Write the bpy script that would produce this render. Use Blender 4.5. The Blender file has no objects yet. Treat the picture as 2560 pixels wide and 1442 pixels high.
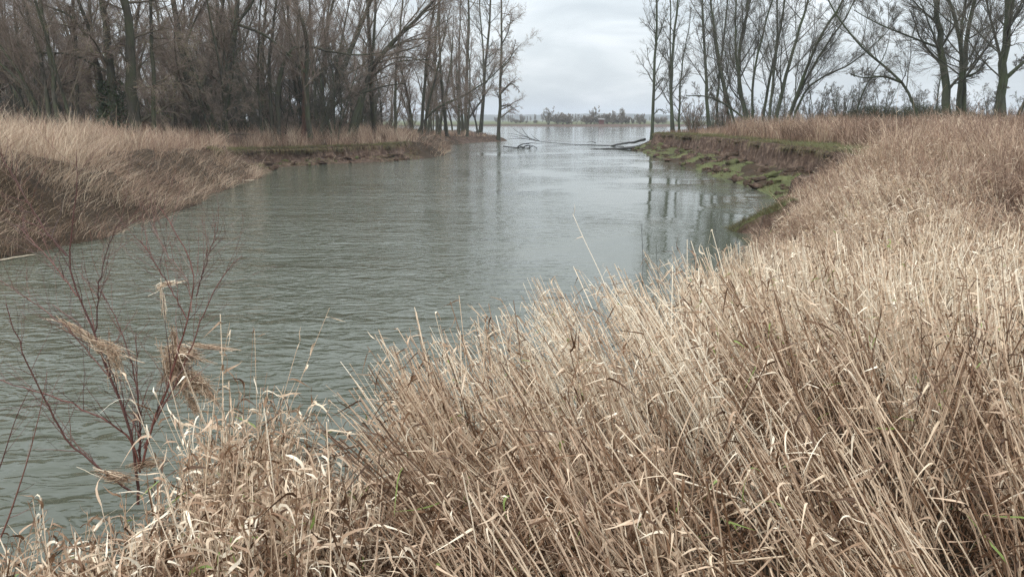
import bpy, math
import numpy as np

rng = np.random.default_rng(7)
HAZE = 0.00035
sc = bpy.context.scene
col = sc.collection

# ------------------------------------------------------------------ camera geometry
F = 1934.0                      # focal length in photograph pixels (2560 wide)
PITCH = math.atan((721 - 299) / F)
CAM = np.array([0.0, 0.0, 2.85])
CP, SP = math.cos(PITCH), math.sin(PITCH)

def ray(px, py):
    a = (px - 1280) / F; b = (721 - py) / F
    return np.array([a, CP + b * SP, -SP + b * CP])

def pw(px, py, Y):              # point of the vertical plane at distance Y seen at this pixel
    r = ray(px, py)
    return CAM + r * (Y / r[1])

# ------------------------------------------------------------------ small helpers
def setp(o, label=None, cat=None, group=None, kind=None):
    if label: o['label'] = label
    if cat: o['category'] = cat
    if group: o['group'] = group
    if kind: o['kind'] = kind
    return o

def empty(name, loc, label, cat, group=None):
    o = bpy.data.objects.new(name, None)
    o.empty_display_size = 0.2
    o.location = [float(v) for v in loc]
    col.objects.link(o)
    return setp(o, label, cat, group)

def norm(v):
    return v / np.maximum(np.linalg.norm(v, axis=-1, keepdims=True), 1e-9)

_h = np.random.default_rng(99).random((256, 256))
def vnoise(x, y, seed=0):
    x = np.asarray(x, float) + seed * 17.31; y = np.asarray(y, float) + seed * 9.17
    xi = np.floor(x).astype(int); yi = np.floor(y).astype(int)
    fx = x - xi; fy = y - yi
    fx = fx * fx * (3 - 2 * fx); fy = fy * fy * (3 - 2 * fy)
    g = lambda a, b: _h[a % 256, b % 256]
    return (g(xi, yi) * (1 - fx) + g(xi + 1, yi) * fx) * (1 - fy) + (g(xi, yi + 1) * (1 - fx) + g(xi + 1, yi + 1) * fx) * fy
def fbm(x, y, seed=0, o=4):
    s = 0; a = 0.5; t = 0
    for k in range(o):
        s = s + a * vnoise(x * 2 ** k, y * 2 ** k, seed + k * 3); t += a; a *= 0.5
    return s / t

class Acc:
    """collects quads with a per-vertex tint; build() links them as one mesh object"""
    def __init__(self): self.v = []; self.f = []; self.t = []; self.n = 0
    def add(self, v, f, t):
        self.v.append(np.asarray(v, np.float32)); self.f.append(f + self.n); self.t.append(np.broadcast_to(np.asarray(t, np.float32), (len(v),))); self.n += len(v)
    def mesh(self, name, mat, origin=(0, 0, 0)):
        V = np.concatenate(self.v) - np.asarray(origin, np.float32); Q = np.concatenate(self.f).astype(np.int32); T = np.concatenate(self.t)
        me = bpy.data.meshes.new(name)
        me.vertices.add(len(V)); me.vertices.foreach_set('co', V.ravel())
        me.loops.add(Q.size); me.loops.foreach_set('vertex_index', Q.ravel())
        me.polygons.add(len(Q)); me.polygons.foreach_set('loop_start', np.arange(0, Q.size, 4, dtype=np.int32))
        me.polygons.foreach_set('use_smooth', np.ones(len(Q), bool))
        a = me.attributes.new('tint', 'FLOAT', 'POINT'); a.data.foreach_set('value', T)
        me.update(calc_edges=True)
        me.materials.append(mat)
        return me
    def build(self, name, mat, parent=None, origin=(0, 0, 0)):
        o = bpy.data.objects.new(name, self.mesh(name, mat, origin))
        col.objects.link(o)
        if parent is not None: o.parent = parent
        return o

def tubes(acc, P, R, S=3, tint=0.5, seed=None):
    N, K = P.shape[:2]
    if N == 0: return
    T = norm(np.gradient(P, axis=1))
    ref = norm(rng.normal(size=(N, 1, 3)))
    U = norm(np.cross(T, ref)); W = np.cross(T, U)
    a = np.arange(S) * 2 * math.pi / S
    V = P[:, :, None, :] + R[:, :, None, None] * (U[:, :, None, :] * np.cos(a)[None, None, :, None] + W[:, :, None, :] * np.sin(a)[None, None, :, None])
    i = np.arange(N)[:, None, None] * K * S; k = np.arange(K - 1)[None, :, None] * S; s = np.arange(S)[None, None, :]
    s2 = (s + 1) % S
    q = np.stack([i + k + s, i + k + s2, i + k + S + s2, i + k + S + s], -1).reshape(-1, 4)
    t = np.asarray(tint, float)
    if t.ndim == 1: t = np.repeat(t, K * S)
    elif t.ndim == 2: t = np.repeat(t.ravel(), S)
    acc.add(V.reshape(-1, 3), q, t)

def ribbons(acc, P, W, side, tint=0.5):
    """flat blades; side: (N,3) or (N,K,3) direction across the blade"""
    N, K = P.shape[:2]
    if N == 0: return
    if side.ndim == 2: side = np.repeat(side[:, None, :], K, 1)
    V = np.stack([P - side * W[..., None] * 0.5, P + side * W[..., None] * 0.5], 2)
    i = np.arange(N)[:, None] * K * 2; k = np.arange(K - 1)[None, :] * 2
    q = np.stack([i + k, i + k + 1, i + k + 3, i + k + 2], -1).reshape(-1, 4)
    t = np.asarray(tint, float)
    if t.ndim == 1: t = np.repeat(t, K * 2)
    elif t.ndim == 2: t = np.repeat(t.ravel(), 2)
    acc.add(V.reshape(-1, 3), q, t)

def sample(P, R, idx, t):
    K = P.shape[1]
    f = np.clip(t, 0, 0.999) * (K - 1); i = f.astype(int); w = (f - i)[:, None]
    a = P[idx, i]; b = P[idx, i + 1]
    return a * (1 - w) + b * w, norm(b - a), R[idx, i] * (1 - w[:, 0]) + R[idx, i + 1] * w[:, 0]

def grow(P, R, n, t0, t1, ang, lenf, up=0.0, wob=0.12, K=4, rfac=0.6, rmin=0.002, taper=0.25, shape=0.6, labs=None, dirb=None, flat=0.0):
    """children n per parent polyline, vectorised"""
    N = len(P)
    L = np.linalg.norm(np.diff(P, axis=1), axis=2).sum(1)
    idx = np.repeat(np.arange(N), n)
    M = len(idx)
    j = np.tile(np.arange(n), N)
    t = t0 + (t1 - t0) * (j + rng.random(M)) / n
    pos, tan, rad = sample(P, R, idx, t)
    rv = rng.normal(size=(M, 3)); rv[:, 2] *= (1 - flat)
    if dirb is not None: rv = rv + np.asarray(dirb)
    perp = norm(rv - (rv * tan).sum(1, keepdims=True) * tan)
    a = np.radians(rng.normal(ang[0], ang[1], M))[:, None]
    d = norm(np.cos(a) * tan + np.sin(a) * perp)
    ln = (lenf * L[idx] * (1 - shape * t) if labs is None else rng.uniform(labs[0], labs[1], M)) * rng.uniform(0.65, 1.25, M)
    seg = (ln / (K - 1))[:, None]
    out = np.zeros((M, K, 3)); out[:, 0] = pos
    for k in range(1, K):
        d = norm(d + rng.normal(size=(M, 3)) * wob + np.array([0, 0, up]))
        out[:, k] = out[:, k - 1] + d * seg
    r0 = np.minimum(np.maximum(rad * rfac, rmin), rad * 0.9 + 0.0005)
    r0 = np.minimum(r0, ln * 0.035 + 0.001)
    r0 = np.maximum(r0, rmin)
    RR = r0[:, None] * np.linspace(1, taper, K)[None, :]
    return out, RR

def resample(pts, n):
    pts = np.asarray(pts, float)
    s = np.r_[0, np.cumsum(np.linalg.norm(np.diff(pts, axis=0), axis=1))]
    u = np.linspace(0, s[-1], n)
    # smooth with Catmull-like cubic: densify linearly then blur
    q = np.stack([np.interp(u, s, pts[:, k]) for k in range(3)], 1)
    for _ in range(2):
        q[1:-1] = 0.25 * q[:-2] + 0.5 * q[1:-1] + 0.25 * q[2:]
    return q

# ------------------------------------------------------------------ materials
def mat(name):
    m = bpy.data.materials.new(name); m.use_nodes = True
    nt = m.node_tree; b = nt.nodes['Principled BSDF']
    return m, nt, b
def nd(nt, typ, **kw):
    n = nt.nodes.new(typ)
    for k, v in kw.items():
        if k.startswith('i_'): n.inputs[k[2:].replace('_', ' ')].default_value = v
        else: setattr(n, k, v)
    return n
def ramp(nt, stops):
    r = nt.nodes.new('ShaderNodeValToRGB'); e = r.color_ramp.elements
    while len(e) > 1: e.remove(e[0])
    e[0].position = stops[0][0]; e[0].color = (*stops[0][1], 1)
    for p, c in stops[1:]:
        k = e.new(p); k.color = (*c, 1)
    return r
def tint_mat(name, stops, rough=0.8, spec=0.2, noise=None, transl=0.0, vary=0.25):
    m, nt, b = mat(name)
    at = nd(nt, 'ShaderNodeAttribute', attribute_name='tint')
    r = ramp(nt, stops); nt.links.new(at.outputs['Fac'], r.inputs[0])
    out = r.outputs[0]
    if noise:
        g = nd(nt, 'ShaderNodeNewGeometry')
        n = nd(nt, 'ShaderNodeTexNoise', i_Scale=noise, i_Detail=4.0, i_Roughness=0.65)
        nt.links.new(g.outputs['Position'], n.inputs['Vector'])
        mr = nd(nt, 'ShaderNodeMapRange', i_From_Min=0.3, i_From_Max=0.7, i_To_Min=1 - vary, i_To_Max=1 + vary)
        nt.links.new(n.outputs['Fac'], mr.inputs['Value'])
        hs = nd(nt, 'ShaderNodeHueSaturation'); nt.links.new(out, hs.inputs['Color']); nt.links.new(mr.outputs[0], hs.inputs['Value'])
        out = hs.outputs[0]
    nt.links.new(out, b.inputs['Base Color'])
    b.inputs['Roughness'].default_value = rough
    b.inputs['Specular IOR Level'].default_value = spec
    if transl > 0:
        tr = nd(nt, 'ShaderNodeBsdfTranslucent'); nt.links.new(out, tr.inputs[0])
        mx = nd(nt, 'ShaderNodeMixShader'); mx.inputs[0].default_value = transl
        nt.links.new(b.outputs[0], mx.inputs[1]); nt.links.new(tr.outputs[0], mx.inputs[2])
        nt.links.new(mx.outputs[0], nt.nodes['Material Output'].inputs[0])
    return m

STRAW = [(0.0, (0.075, 0.038, 0.02)), (0.22, (0.20, 0.112, 0.062)), (0.5, (0.48, 0.335, 0.23)), (0.8, (0.74, 0.58, 0.415)), (0.955, (0.88, 0.77, 0.61)), (0.97, (0.25, 0.30, 0.09)), (1.0, (0.20, 0.27, 0.07))]
M_reed = tint_mat('dry_reed', STRAW, 0.55, 0.3, noise=9.0, transl=0.06, vary=0.2)
M_grass = tint_mat('dry_grass', [(0.0, (0.08, 0.046, 0.032)), (0.2, (0.20, 0.122, 0.088)), (0.45, (0.38, 0.262, 0.19)), (0.7, (0.56, 0.43, 0.315)), (1.0, (0.74, 0.61, 0.46))], 0.75, 0.15, noise=1.1, transl=0.1, vary=0.2)
M_turf = tint_mat('green_turf', [(0, (0.12, 0.08, 0.048)), (0.35, (0.20, 0.165, 0.085)), (0.7, (0.125, 0.135, 0.058)), (1, (0.20, 0.21, 0.10))], 0.7, 0.2, noise=1.5, transl=0.15)
M_twig_red = tint_mat('red_twig', [(0, (0.035, 0.022, 0.02)), (0.4, (0.11, 0.05, 0.042)), (0.75, (0.16, 0.062, 0.048)), (1, (0.24, 0.18, 0.15))], 0.5, 0.4, noise=30)
M_dark = tint_mat('wet_dark_wood', [(0, (0.018, 0.018, 0.018)), (1, (0.06, 0.058, 0.05))], 0.5, 0.4, noise=4)
M_pale = tint_mat('pale_driftwood', [(0, (0.3, 0.23, 0.16)), (1, (0.62, 0.52, 0.4))], 0.7, 0.2, noise=12)
M_twigs = tint_mat('bare_twigs', [(0, (0.10, 0.088, 0.062)), (0.35, (0.19, 0.148, 0.118)), (0.7, (0.28, 0.212, 0.175)), (0.92, (0.38, 0.30, 0.25)), (1.0, (0.30, 0.30, 0.13))], 0.85, 0.1)
M_twigs_grey = tint_mat('grey_twigs', [(0, (0.06, 0.06, 0.045)), (0.5, (0.12, 0.11, 0.088)), (0.9, (0.18, 0.15, 0.125)), (1.0, (0.20, 0.205, 0.095))], 0.85, 0.1)
M_far_twigs = tint_mat('far_twigs', [(0, (0.14, 0.125, 0.10)), (0.5, (0.24, 0.205, 0.16)), (1.0, (0.33, 0.285, 0.21))], 0.9, 0.05)
M_ivy = tint_mat('ivy_leaves', [(0, (0.018, 0.028, 0.012)), (1, (0.05, 0.075, 0.028))], 0.45, 0.4)
M_hedge = tint_mat('hedge_leaves', [(0, (0.03, 0.035, 0.018)), (1, (0.085, 0.085, 0.04))], 0.7, 0.2)

def bark_mat(name, c1, c2, moss):
    m, nt, b = mat(name)
    g = nd(nt, 'ShaderNodeNewGeometry')
    mp = nd(nt, 'ShaderNodeMapping'); mp.inputs['Scale'].default_value = (7, 7, 1.6)
    nt.links.new(g.outputs['Position'], mp.inputs['Vector'])
    n = nd(nt, 'ShaderNodeTexNoise', i_Scale=1.0, i_Detail=6.0, i_Roughness=0.7); nt.links.new(mp.outputs[0], n.inputs['Vector'])
    r = ramp(nt, [(0.3, c1), (0.7, c2)]); nt.links.new(n.outputs['Fac'], r.inputs[0])
    n2 = nd(nt, 'ShaderNodeTexNoise', i_Scale=0.8, i_Detail=5.0, i_Roughness=0.7); nt.links.new(g.outputs['Position'], n2.inputs['Vector'])
    r2 = ramp(nt, [(0.42, (0, 0, 0)), (0.62, (0.8, 0.8, 0.8))]); nt.links.new(n2.outputs['Fac'], r2.inputs[0])
    mx = nd(nt, 'ShaderNodeMix', data_type='RGBA'); mx.inputs[7].default_value = (*moss, 1)
    nt.links.new(r2.outputs[0], mx.inputs[0]); nt.links.new(r.outputs[0], mx.inputs[6])
    nt.links.new(mx.outputs[2], b.inputs['Base Color'])
    bp = nd(nt, 'ShaderNodeBump', i_Strength=0.9, i_Distance=0.05); nt.links.new(n.outputs['Fac'], bp.inputs['Height']); nt.links.new(bp.outputs[0], b.inputs['Normal'])
    b.inputs['Roughness'].default_value = 0.9; b.inputs['Specular IOR Level'].default_value = 0.1
    return m
M_bark = bark_mat('mossy_bark', (0.035, 0.032, 0.025), (0.10, 0.09, 0.072), (0.075, 0.082, 0.048))
M_bark_g = bark_mat('green_bark', (0.036, 0.039, 0.028), (0.092, 0.095, 0.07), (0.07, 0.088, 0.046))
M_snag = bark_mat('broken_red_wood', (0.045, 0.025, 0.02), (0.12, 0.07, 0.05), (0.05, 0.04, 0.03))

# ------------------------------------------------------------------ terrain
# shoreline vertices: x, y, bank height, bank width, cliffness
LEFT = [(-90, -30, 1.5, 4, 0), (-34, 0, 1.6, 4, 0), (-16, 10, 1.6, 3.6, 0), (-10.9, 15.6, 1.65, 3.4, 0), (-10.0, 18.5, 1.7, 3.3, 0), (-10.2, 22.8, 1.7, 3.3, 0),
        (-10.9, 26.5, 1.7, 3.2, 0), (-11.9, 32, 1.6, 3.0, 0), (-12.5, 38.5, 1.4, 2.8, 0), (-14.4, 47.0, 1.1, 1.7, 1), (-11.4, 52, 1.05, 1.6, 1), (-7.9, 55, 1.05, 1.8, 1),
        (-5.9, 60, 1.1, 2.2, 0.3), (-5.5, 66, 1.1, 2.5, 0), (-6.3, 78, 1.05, 2.5, 0), (-6.9, 90, 0.9, 2.0, 0.4), (-4.5, 99, 0.75, 1.6, 0.6), (-1.4, 105, 0.6, 1.5, 0.6),
        (-0.5, 108.5, 0.5, 1.5, 0.5), (-2.4, 116, 0.6, 2, 0), (-3.2, 134, 0.8, 2.5, 0), (-9, 150, 1.0, 3, 0), (-45, 190, 1.5, 4, 0), (-200, 260, 1.5, 4, 0), (-3000, 300, 1.5, 4, 0),
        (-3000, -900, 1.5, 4, 0), (-90, -900, 1.5, 4, 0)]
RIGHT = [(-60, -45, 1.3, 3, 0), (-20, -10, 1.3, 3, 0), (-9, 0.2, 0.88, 2.8, 0), (-5.6, 2.3, 0.88, 2.8, 0), (-3.2, 3.8, 0.88, 2.8, 0), (-1.8, 4.5, 0.88, 2.8, 0), (-0.5, 5.3, 0.88, 2.8, 0),
         (0.7, 6.6, 0.88, 2.8, 0), (2.1, 8.5, 0.88, 2.8, 0), (3.5, 11.2, 0.88, 2.8, 0), (4.7, 14.5, 0.88, 2.8, 0), (5.6, 17.5, 0.95, 2.8, 0), (6.3, 20.3, 1.1, 2.6, 0.3),
         (7.3, 21.4, 1.4, 2.6, 0.4), (8.5, 23.5, 1.45, 2.8, 0.6), (9.6, 27.5, 1.55, 3, 0.8), (10.2, 31, 1.6, 3, 1), (10.5, 36.2, 1.65, 3, 1), (10.7, 45, 1.65, 3, 1), (11.3, 62, 1.65, 3, 1),
         (11.8, 77, 1.5, 3, 1), (13, 84, 1.35, 2.6, 0.7), (16.5, 91, 1.3, 2.5, 0.4), (24, 98, 1.4, 3, 0), (45, 108, 1.5, 3, 0), (200, 150, 1.5, 4, 0), (3000, 260, 1.5, 4, 0),
         (3000, -900, 1.5, 4, 0), (-60, -900, 1.5, 4, 0)]
FAR = [(-3000, 420, 0.9, 7, 0), (-400, 350, 0.9, 7, 0), (-40, 338, 0.9, 7, 0), (0, 336, 0.9, 7, 0), (30, 333, 0.9, 7, 0), (60, 328, 0.9, 7, 0), (400, 330, 0.9, 7, 0), (3000, 380, 0.9, 7, 0), (3000, 9000, 0.9, 7, 0), (-3000, 9000, 0.9, 7, 0)]

def sdist(poly, x, y):
    """signed distance (inside > 0) and interpolated bank height, width, cliffness"""
    A = np.array(poly); n = len(A)
    best = np.full(x.shape, 1e12); T = np.zeros(x.shape); W = np.ones(x.shape); C = np.zeros(x.shape)
    ins = np.zeros(x.shape, bool)
    for i in range(n):
        a = A[i]; b = A[(i + 1) % n]
        ex, ey = b[0] - a[0], b[1] - a[1]
        u = np.clip(((x - a[0]) * ex + (y - a[1]) * ey) / (ex * ex + ey * ey), 0, 1)
        d = (x - a[0] - u * ex) ** 2 + (y - a[1] - u * ey) ** 2
        m = d < best
        best = np.where(m, d, best)
        T = np.where(m, a[2] + u * (b[2] - a[2]), T); W = np.where(m, a[3] + u * (b[3] - a[3]), W); C = np.where(m, a[4] + u * (b[4] - a[4]), C)
        cr = ((a[1] > y) != (b[1] > y)) & (x < ex * (y - a[1]) / (ey if ey != 0 else 1e-9) + a[0])
        ins ^= cr
    d = np.sqrt(best)
    return np.where(ins, d, -d), T, W, C

def sm(t):
    t = np.clip(t, 0, 1); return t * t * (3 - 2 * t)

def shore_field(x, y):
    x = np.asarray(x, float); y = np.asarray(y, float)
    wx = x + 0.5 * (fbm(x * 0.45, y * 0.45, 3, 3) - 0.5) * np.clip(np.hypot(x, y) / 12, 0.3, 2.2)
    wy = y + 0.5 * (fbm(x * 0.45, y * 0.45, 8, 3) - 0.5) * np.clip(np.hypot(x, y) / 12, 0.3, 2.2)
    L = sdist(LEFT, wx, wy); Rr = sdist(RIGHT, wx, wy); Fr = sdist(FAR, wx, wy)
    d = L[0]; T, W, C = L[1:]; who = np.zeros(x.shape, int)
    for k, Q in ((1, Rr), (2, Fr)):
        m = Q[0] > d
        d = np.where(m, Q[0], d); T = np.where(m, Q[1], T); W = np.where(m, Q[2], W); C = np.where(m, Q[3], C); who = np.where(m, k, who)
    W = W * np.where(C > 0.3, 0.65 + 0.8 * fbm(x * 0.22, y * 0.22, 44, 3), 1.0)
    return d, T, W, C, who

def height(x, y, field=None):
    d, T, W, C, who = field if field is not None else shore_field(x, y)
    s = d / W
    slope = sm(s * 0.95 + 0.05 * (s > 0)) * T
    # eroded bank: shallow muddy apron, then a near vertical face with turf on top
    edge = 0.80 + 0.22 * (fbm(x * 0.8, y * 0.8, 21, 3) - 0.5)
    lump = (fbm(x * 1.6, y * 1.6, 5, 4) - 0.5)
    apron = T * 0.36 * np.clip(s / edge, 0, 1) ** 0.8 + lump * 0.5 * np.clip(s * 4, 0, 1) * (s < edge) * np.clip((edge - s) * 6, 0, 1)
    cl = apron + (T - 0.36 * T) * sm((s - edge) / 0.05)
    h = slope * (1 - C) + cl * C
    h = h + 0.10 * (fbm(x * 0.9, y * 0.9, 1, 4) - 0.5) * np.clip(d, 0, 1) + 1.1 * (fbm(x * 0.55, y * 0.4, 14, 3) - 0.5) * np.clip(d * 1.0, 0, 1) * (who == 0) * (C < 0.5) * np.clip(1.8 - s, 0, 1) + 0.35 * (fbm(x * 0.08, y * 0.08, 2, 3) - 0.4) * np.clip((d - 3) / 8, 0, 1) * (np.hypot(x, y) < 400)
    h = np.where(d > 0, h, np.maximum(-1.6, 0.55 * d))
    return h

def gh(x, y):
    return float(height(np.array([x]), np.array([y]))[0])

th = np.radians(np.concatenate([np.linspace(-180, -44, 40, endpoint=False), np.linspace(-44, 44, 470, endpoint=False), np.linspace(44, 180, 41)]))
rr = np.concatenate([[0.02, 0.5], np.geomspace(1, 20, 150, endpoint=False), np.linspace(20, 60, 210, endpoint=False), np.linspace(60, 118, 130, endpoint=False), np.geomspace(118, 2650, 60)])
TH, RR = np.meshgrid(th, rr, indexing='ij')
GX = RR * np.sin(TH); GY = RR * np.cos(TH)
fld = shore_field(GX, GY)
GZ = height(GX, GY, fld)
dd, TT, WW, CC, WHO = fld
nt_, nr_ = GX.shape
i = np.arange(nt_ - 1)[:, None] * nr_; k = np.arange(nr_ - 1)[None, :]
Q = np.stack([i + k, i + k + 1, i + nr_ + k + 1, i + nr_ + k], -1).reshape(-1, 4)[:, ::-1]
# tint: 0 bare soil, 0.5 straw litter darkened as reed shade, 1 green turf
s_ = dd / WW
turf = np.where((WHO == 1) & (GY > 24) & (dd < 7), 1.0, 0.45)
turf = np.where((WHO == 1) & (CC > 0.4) & (s_ < 1.0), 0.42 + 0.5 * (fbm(GX * 0.7, GY * 0.5, 31, 3) > 0.47), turf)
turf = np.where((CC > 0.4) & (s_ > 0.70) & (s_ < 0.95), 0.0, turf)
turf = np.where((WHO == 0) & (CC > 0.5) & (s_ < 1), 0.12, turf)
turf = np.where(WHO == 2, np.where(dd < 8, 0.08, 1.0), turf)
turf = np.where((dd > 130) & (WHO < 2), 0.8, turf)
acc = Acc(); acc.add(np.stack([GX, GY, GZ], -1).reshape(-1, 3), Q, turf.ravel())

m, nt, b = mat('bank_earth')
at = nd(nt, 'ShaderNodeAttribute', attribute_name='tint')
g = nd(nt, 'ShaderNodeNewGeometry')
n1 = nd(nt, 'ShaderNodeTexNoise', i_Scale=3.2, i_Detail=8.0, i_Roughness=0.7); nt.links.new(g.outputs['Position'], n1.inputs['Vector'])
n2 = nd(nt, 'ShaderNodeTexNoise', i_Scale=0.9, i_Detail=6.0, i_Roughness=0.65); nt.links.new(g.outputs['Position'], n2.inputs['Vector'])
soil = ramp(nt, [(0.3, (0.032, 0.020, 0.014)), (0.5, (0.085, 0.054, 0.039)), (0.72, (0.24, 0.175, 0.128))]); nt.links.new(n1.outputs['Fac'], soil.inputs[0])
litter = ramp(nt, [(0.3, (0.022, 0.015, 0.009)), (0.7, (0.075, 0.05, 0.03))]); nt.links.new(n1.outputs['Fac'], litter.inputs[0])  # litter colour kept very dark: shade under the reeds painted in
green = ramp(nt, [(0.3, (0.07, 0.07, 0.03)), (0.6, (0.115, 0.125, 0.052)), (0.8, (0.20, 0.175, 0.09))]); nt.links.new(n2.outputs['Fac'], green.inputs[0])
jit = nd(nt, 'ShaderNodeMath', operation='MULTIPLY_ADD'); nt.links.new(n2.outputs['Fac'], jit.inputs[0]); jit.inputs[1].default_value = 0.7; jit.inputs[2].default_value = -0.35
sm_ = nd(nt, 'ShaderNodeMath', operation='ADD'); nt.links.new(at.outputs['Fac'], sm_.inputs[0]); nt.links.new(jit.outputs[0], sm_.inputs[1])
f1 = nd(nt, 'ShaderNodeMapRange', i_From_Min=0.15, i_From_Max=0.35); nt.links.new(sm_.outputs[0], f1.inputs['Value'])
f2 = nd(nt, 'ShaderNodeMapRange', i_From_Min=0.62, i_From_Max=0.82); nt.links.new(sm_.outputs[0], f2.inputs['Value'])
x1 = nd(nt, 'ShaderNodeMix', data_type='RGBA'); nt.links.new(f1.outputs[0], x1.inputs[0]); nt.links.new(soil.outputs[0], x1.inputs[6]); nt.links.new(litter.outputs[0], x1.inputs[7])
x2 = nd(nt, 'ShaderNodeMix', data_type='RGBA'); nt.links.new(f2.outputs[0], x2.inputs[0]); nt.links.new(x1.outputs[2], x2.inputs[6]); nt.links.new(green.outputs[0], x2.inputs[7])
nt.links.new(x2.outputs[2], b.inputs['Base Color'])
bp = nd(nt, 'ShaderNodeBump', i_Strength=1.0, i_Distance=0.12); nt.links.new(n1.outputs['Fac'], bp.inputs['Height']); nt.links.new(bp.outputs[0], b.inputs['Normal'])
b.inputs['Roughness'].default_value = 0.9; b.inputs['Specular IOR Level'].default_value = 0.15
M_earth = m
def lip(poly, i0, i1, seed):
    A = np.array(poly); pts = []
    for q in range(i0, i1):
        L_ = np.hypot(*(A[q + 1, :2] - A[q, :2])); m_ = max(2, int(L_ / 0.22))
        for u in np.arange(m_) / m_: pts.append(A[q, :2] * (1 - u) + A[q + 1, :2] * u)
    P0 = np.array(pts); e = 0.5
    g0 = lambda x, y: shore_field(x, y)[0]
    gx = g0(P0[:, 0] + e, P0[:, 1]) - g0(P0[:, 0] - e, P0[:, 1]); gy = g0(P0[:, 0], P0[:, 1] + e) - g0(P0[:, 0], P0[:, 1] - e)
    nn = norm(np.stack([gx, gy], 1))
    for _ in range(2): nn[1:-1] = norm(nn[:-2] + nn[1:-1] * 2 + nn[2:])
    ts = np.arange(-1.0, 6, 0.05)
    X_ = P0[:, 0:1] + nn[:, 0:1] * ts; Y2 = P0[:, 1:2] + nn[:, 1:2] * ts
    fd = shore_field(X_, Y2); s_2 = fd[0] / fd[2]
    hit = np.argmax(s_2 > 0.93, axis=1); E = P0 + nn * ts[hit][:, None]
    E[1:-1] = 0.25 * E[:-2] + 0.5 * E[1:-1] + 0.25 * E[2:]
    TT_ = fd[1][np.arange(len(P0)), hit]
    ov = 0.16 + 0.7 * np.clip(fbm(E[:, 0] * 0.8, E[:, 1] * 0.8, seed, 3) - 0.28, 0, 1) + 0.06 * rng.normal(size=len(E))
    zt = TT_ + 0.04 + 0.10 * (fbm(E[:, 0], E[:, 1], seed + 3, 3) - 0.5)
    zin = height(E[:, 0] + nn[:, 0] * 0.6, E[:, 1] + nn[:, 1] * 0.6)
    prof_ = [(0.6, zin - 0.06), (0.25, zt + 0.03), (-0.05, zt + 0.01), (-0.75, zt - 0.10), (-1.0, zt - 0.22), (-0.8, zt - 0.27), (0.05, zt - 0.20)]
    V = np.stack([np.concatenate([E + nn * (k_ if k_ > -0.01 else 1.0 * k_ * (ov / 1.0)[:, None]), z_[:, None]], 1) for k_, z_ in prof_], 1)
    V += rng.normal(size=V.shape) * 0.025
    K_ = len(prof_); i = np.arange(len(E) - 1)[:, None] * K_; k = np.arange(K_ - 1)[None, :]
    tt_ = np.broadcast_to(np.array([0.7, 0.75, 0.7, 0.55, 0.3, 0.05, 0.0])[None, :], (len(E), K_)) - 0.3 * (fbm(E[:, 0] * 0.4, E[:, 1] * 0.4, 77, 2) > 0.5)[:, None]
    acc.add(V.reshape(-1, 3), np.stack([i + k, i + k + 1, i + K_ + k + 1, i + K_ + k], -1).reshape(-1, 4), tt_.ravel())
    return E, nn, zt, ov
LIPS = [lip(LEFT, 8, 12, 51), lip(RIGHT, 14, 21, 52)]
o = acc.build('ground', M_earth); setp(o, 'brown earth banks and flat meadow either side of the river inlet', 'ground', kind='structure')

# ------------------------------------------------------------------ water
m, nt, b = mat('river_water')
g = nd(nt, 'ShaderNodeNewGeometry')
def wave(scale, rot, det, seed, dist=0.6):
    mp = nd(nt, 'ShaderNodeMapping'); mp.inputs['Scale'].default_value = (scale[0], scale[1], 1); mp.inputs['Rotation'].default_value = (0, 0, math.radians(rot)); mp.inputs['Location'].default_value = (seed, seed * 2, 0)
    nt.links.new(g.outputs['Position'], mp.inputs['Vector'])
    n = nd(nt, 'ShaderNodeTexNoise', i_Scale=1.0, i_Detail=det, i_Roughness=0.5, i_Distortion=dist)
    nt.links.new(mp.outputs[0], n.inputs['Vector']); return n.outputs['Fac']
w1 = wave((1.9, 3.8), 8, 2.0, 3.0, 1.0)
w2 = wave((4.5, 9.0), -14, 2.0, 11.0, 0.4)
w3 = wave((0.25, 0.9), 14, 1.0, 23.0, 0.3)
big = nd(nt, 'ShaderNodeTexNoise', i_Scale=0.13, i_Detail=3.0); nt.links.new(g.outputs['Position'], big.inputs['Vector'])
sx = nd(nt, 'ShaderNodeSeparateXYZ'); nt.links.new(g.outputs['Position'], sx.inputs[0])
lee = nd(nt, 'ShaderNodeMapRange', i_From_Min=-4.0, i_From_Max=2.5, i_To_Min=0.12, i_To_Max=-0.16); nt.links.new(sx.outputs['X'], lee.inputs['Value'])
ad = nd(nt, 'ShaderNodeMath', operation='ADD'); nt.links.new(big.outputs['Fac'], ad.inputs[0]); nt.links.new(lee.outputs[0], ad.inputs[1])
bm = nd(nt, 'ShaderNodeMapRange', i_From_Min=0.30, i_From_Max=0.70, i_To_Min=0.08, i_To_Max=1.95); nt.links.new(ad.outputs[0], bm.inputs['Value'])
def mul(a, v):
    q = nd(nt, 'ShaderNodeMath', operation='MULTIPLY'); nt.links.new(a, q.inputs[0])
    if isinstance(v, float): q.inputs[1].default_value = v
    else: nt.links.new(v, q.inputs[1])
    return q.outputs[0]
def addn(a, c):
    q = nd(nt, 'ShaderNodeMath', operation='ADD'); nt.links.new(a, q.inputs[0]); nt.links.new(c, q.inputs[1]); return q.outputs[0]
hgt = mul(addn(addn(mul(w1, 0.047), mul(w2, 0.009)), mul(w3, 0.05)), bm.outputs[0])
bp = nd(nt, 'ShaderNodeBump', i_Strength=1.0, i_Distance=1.0); nt.links.new(hgt, bp.inputs['Height']); nt.links.new(bp.outputs[0], b.inputs['Normal'])
b.inputs['Base Color'].default_value = (0.070, 0.076, 0.054, 1)
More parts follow.
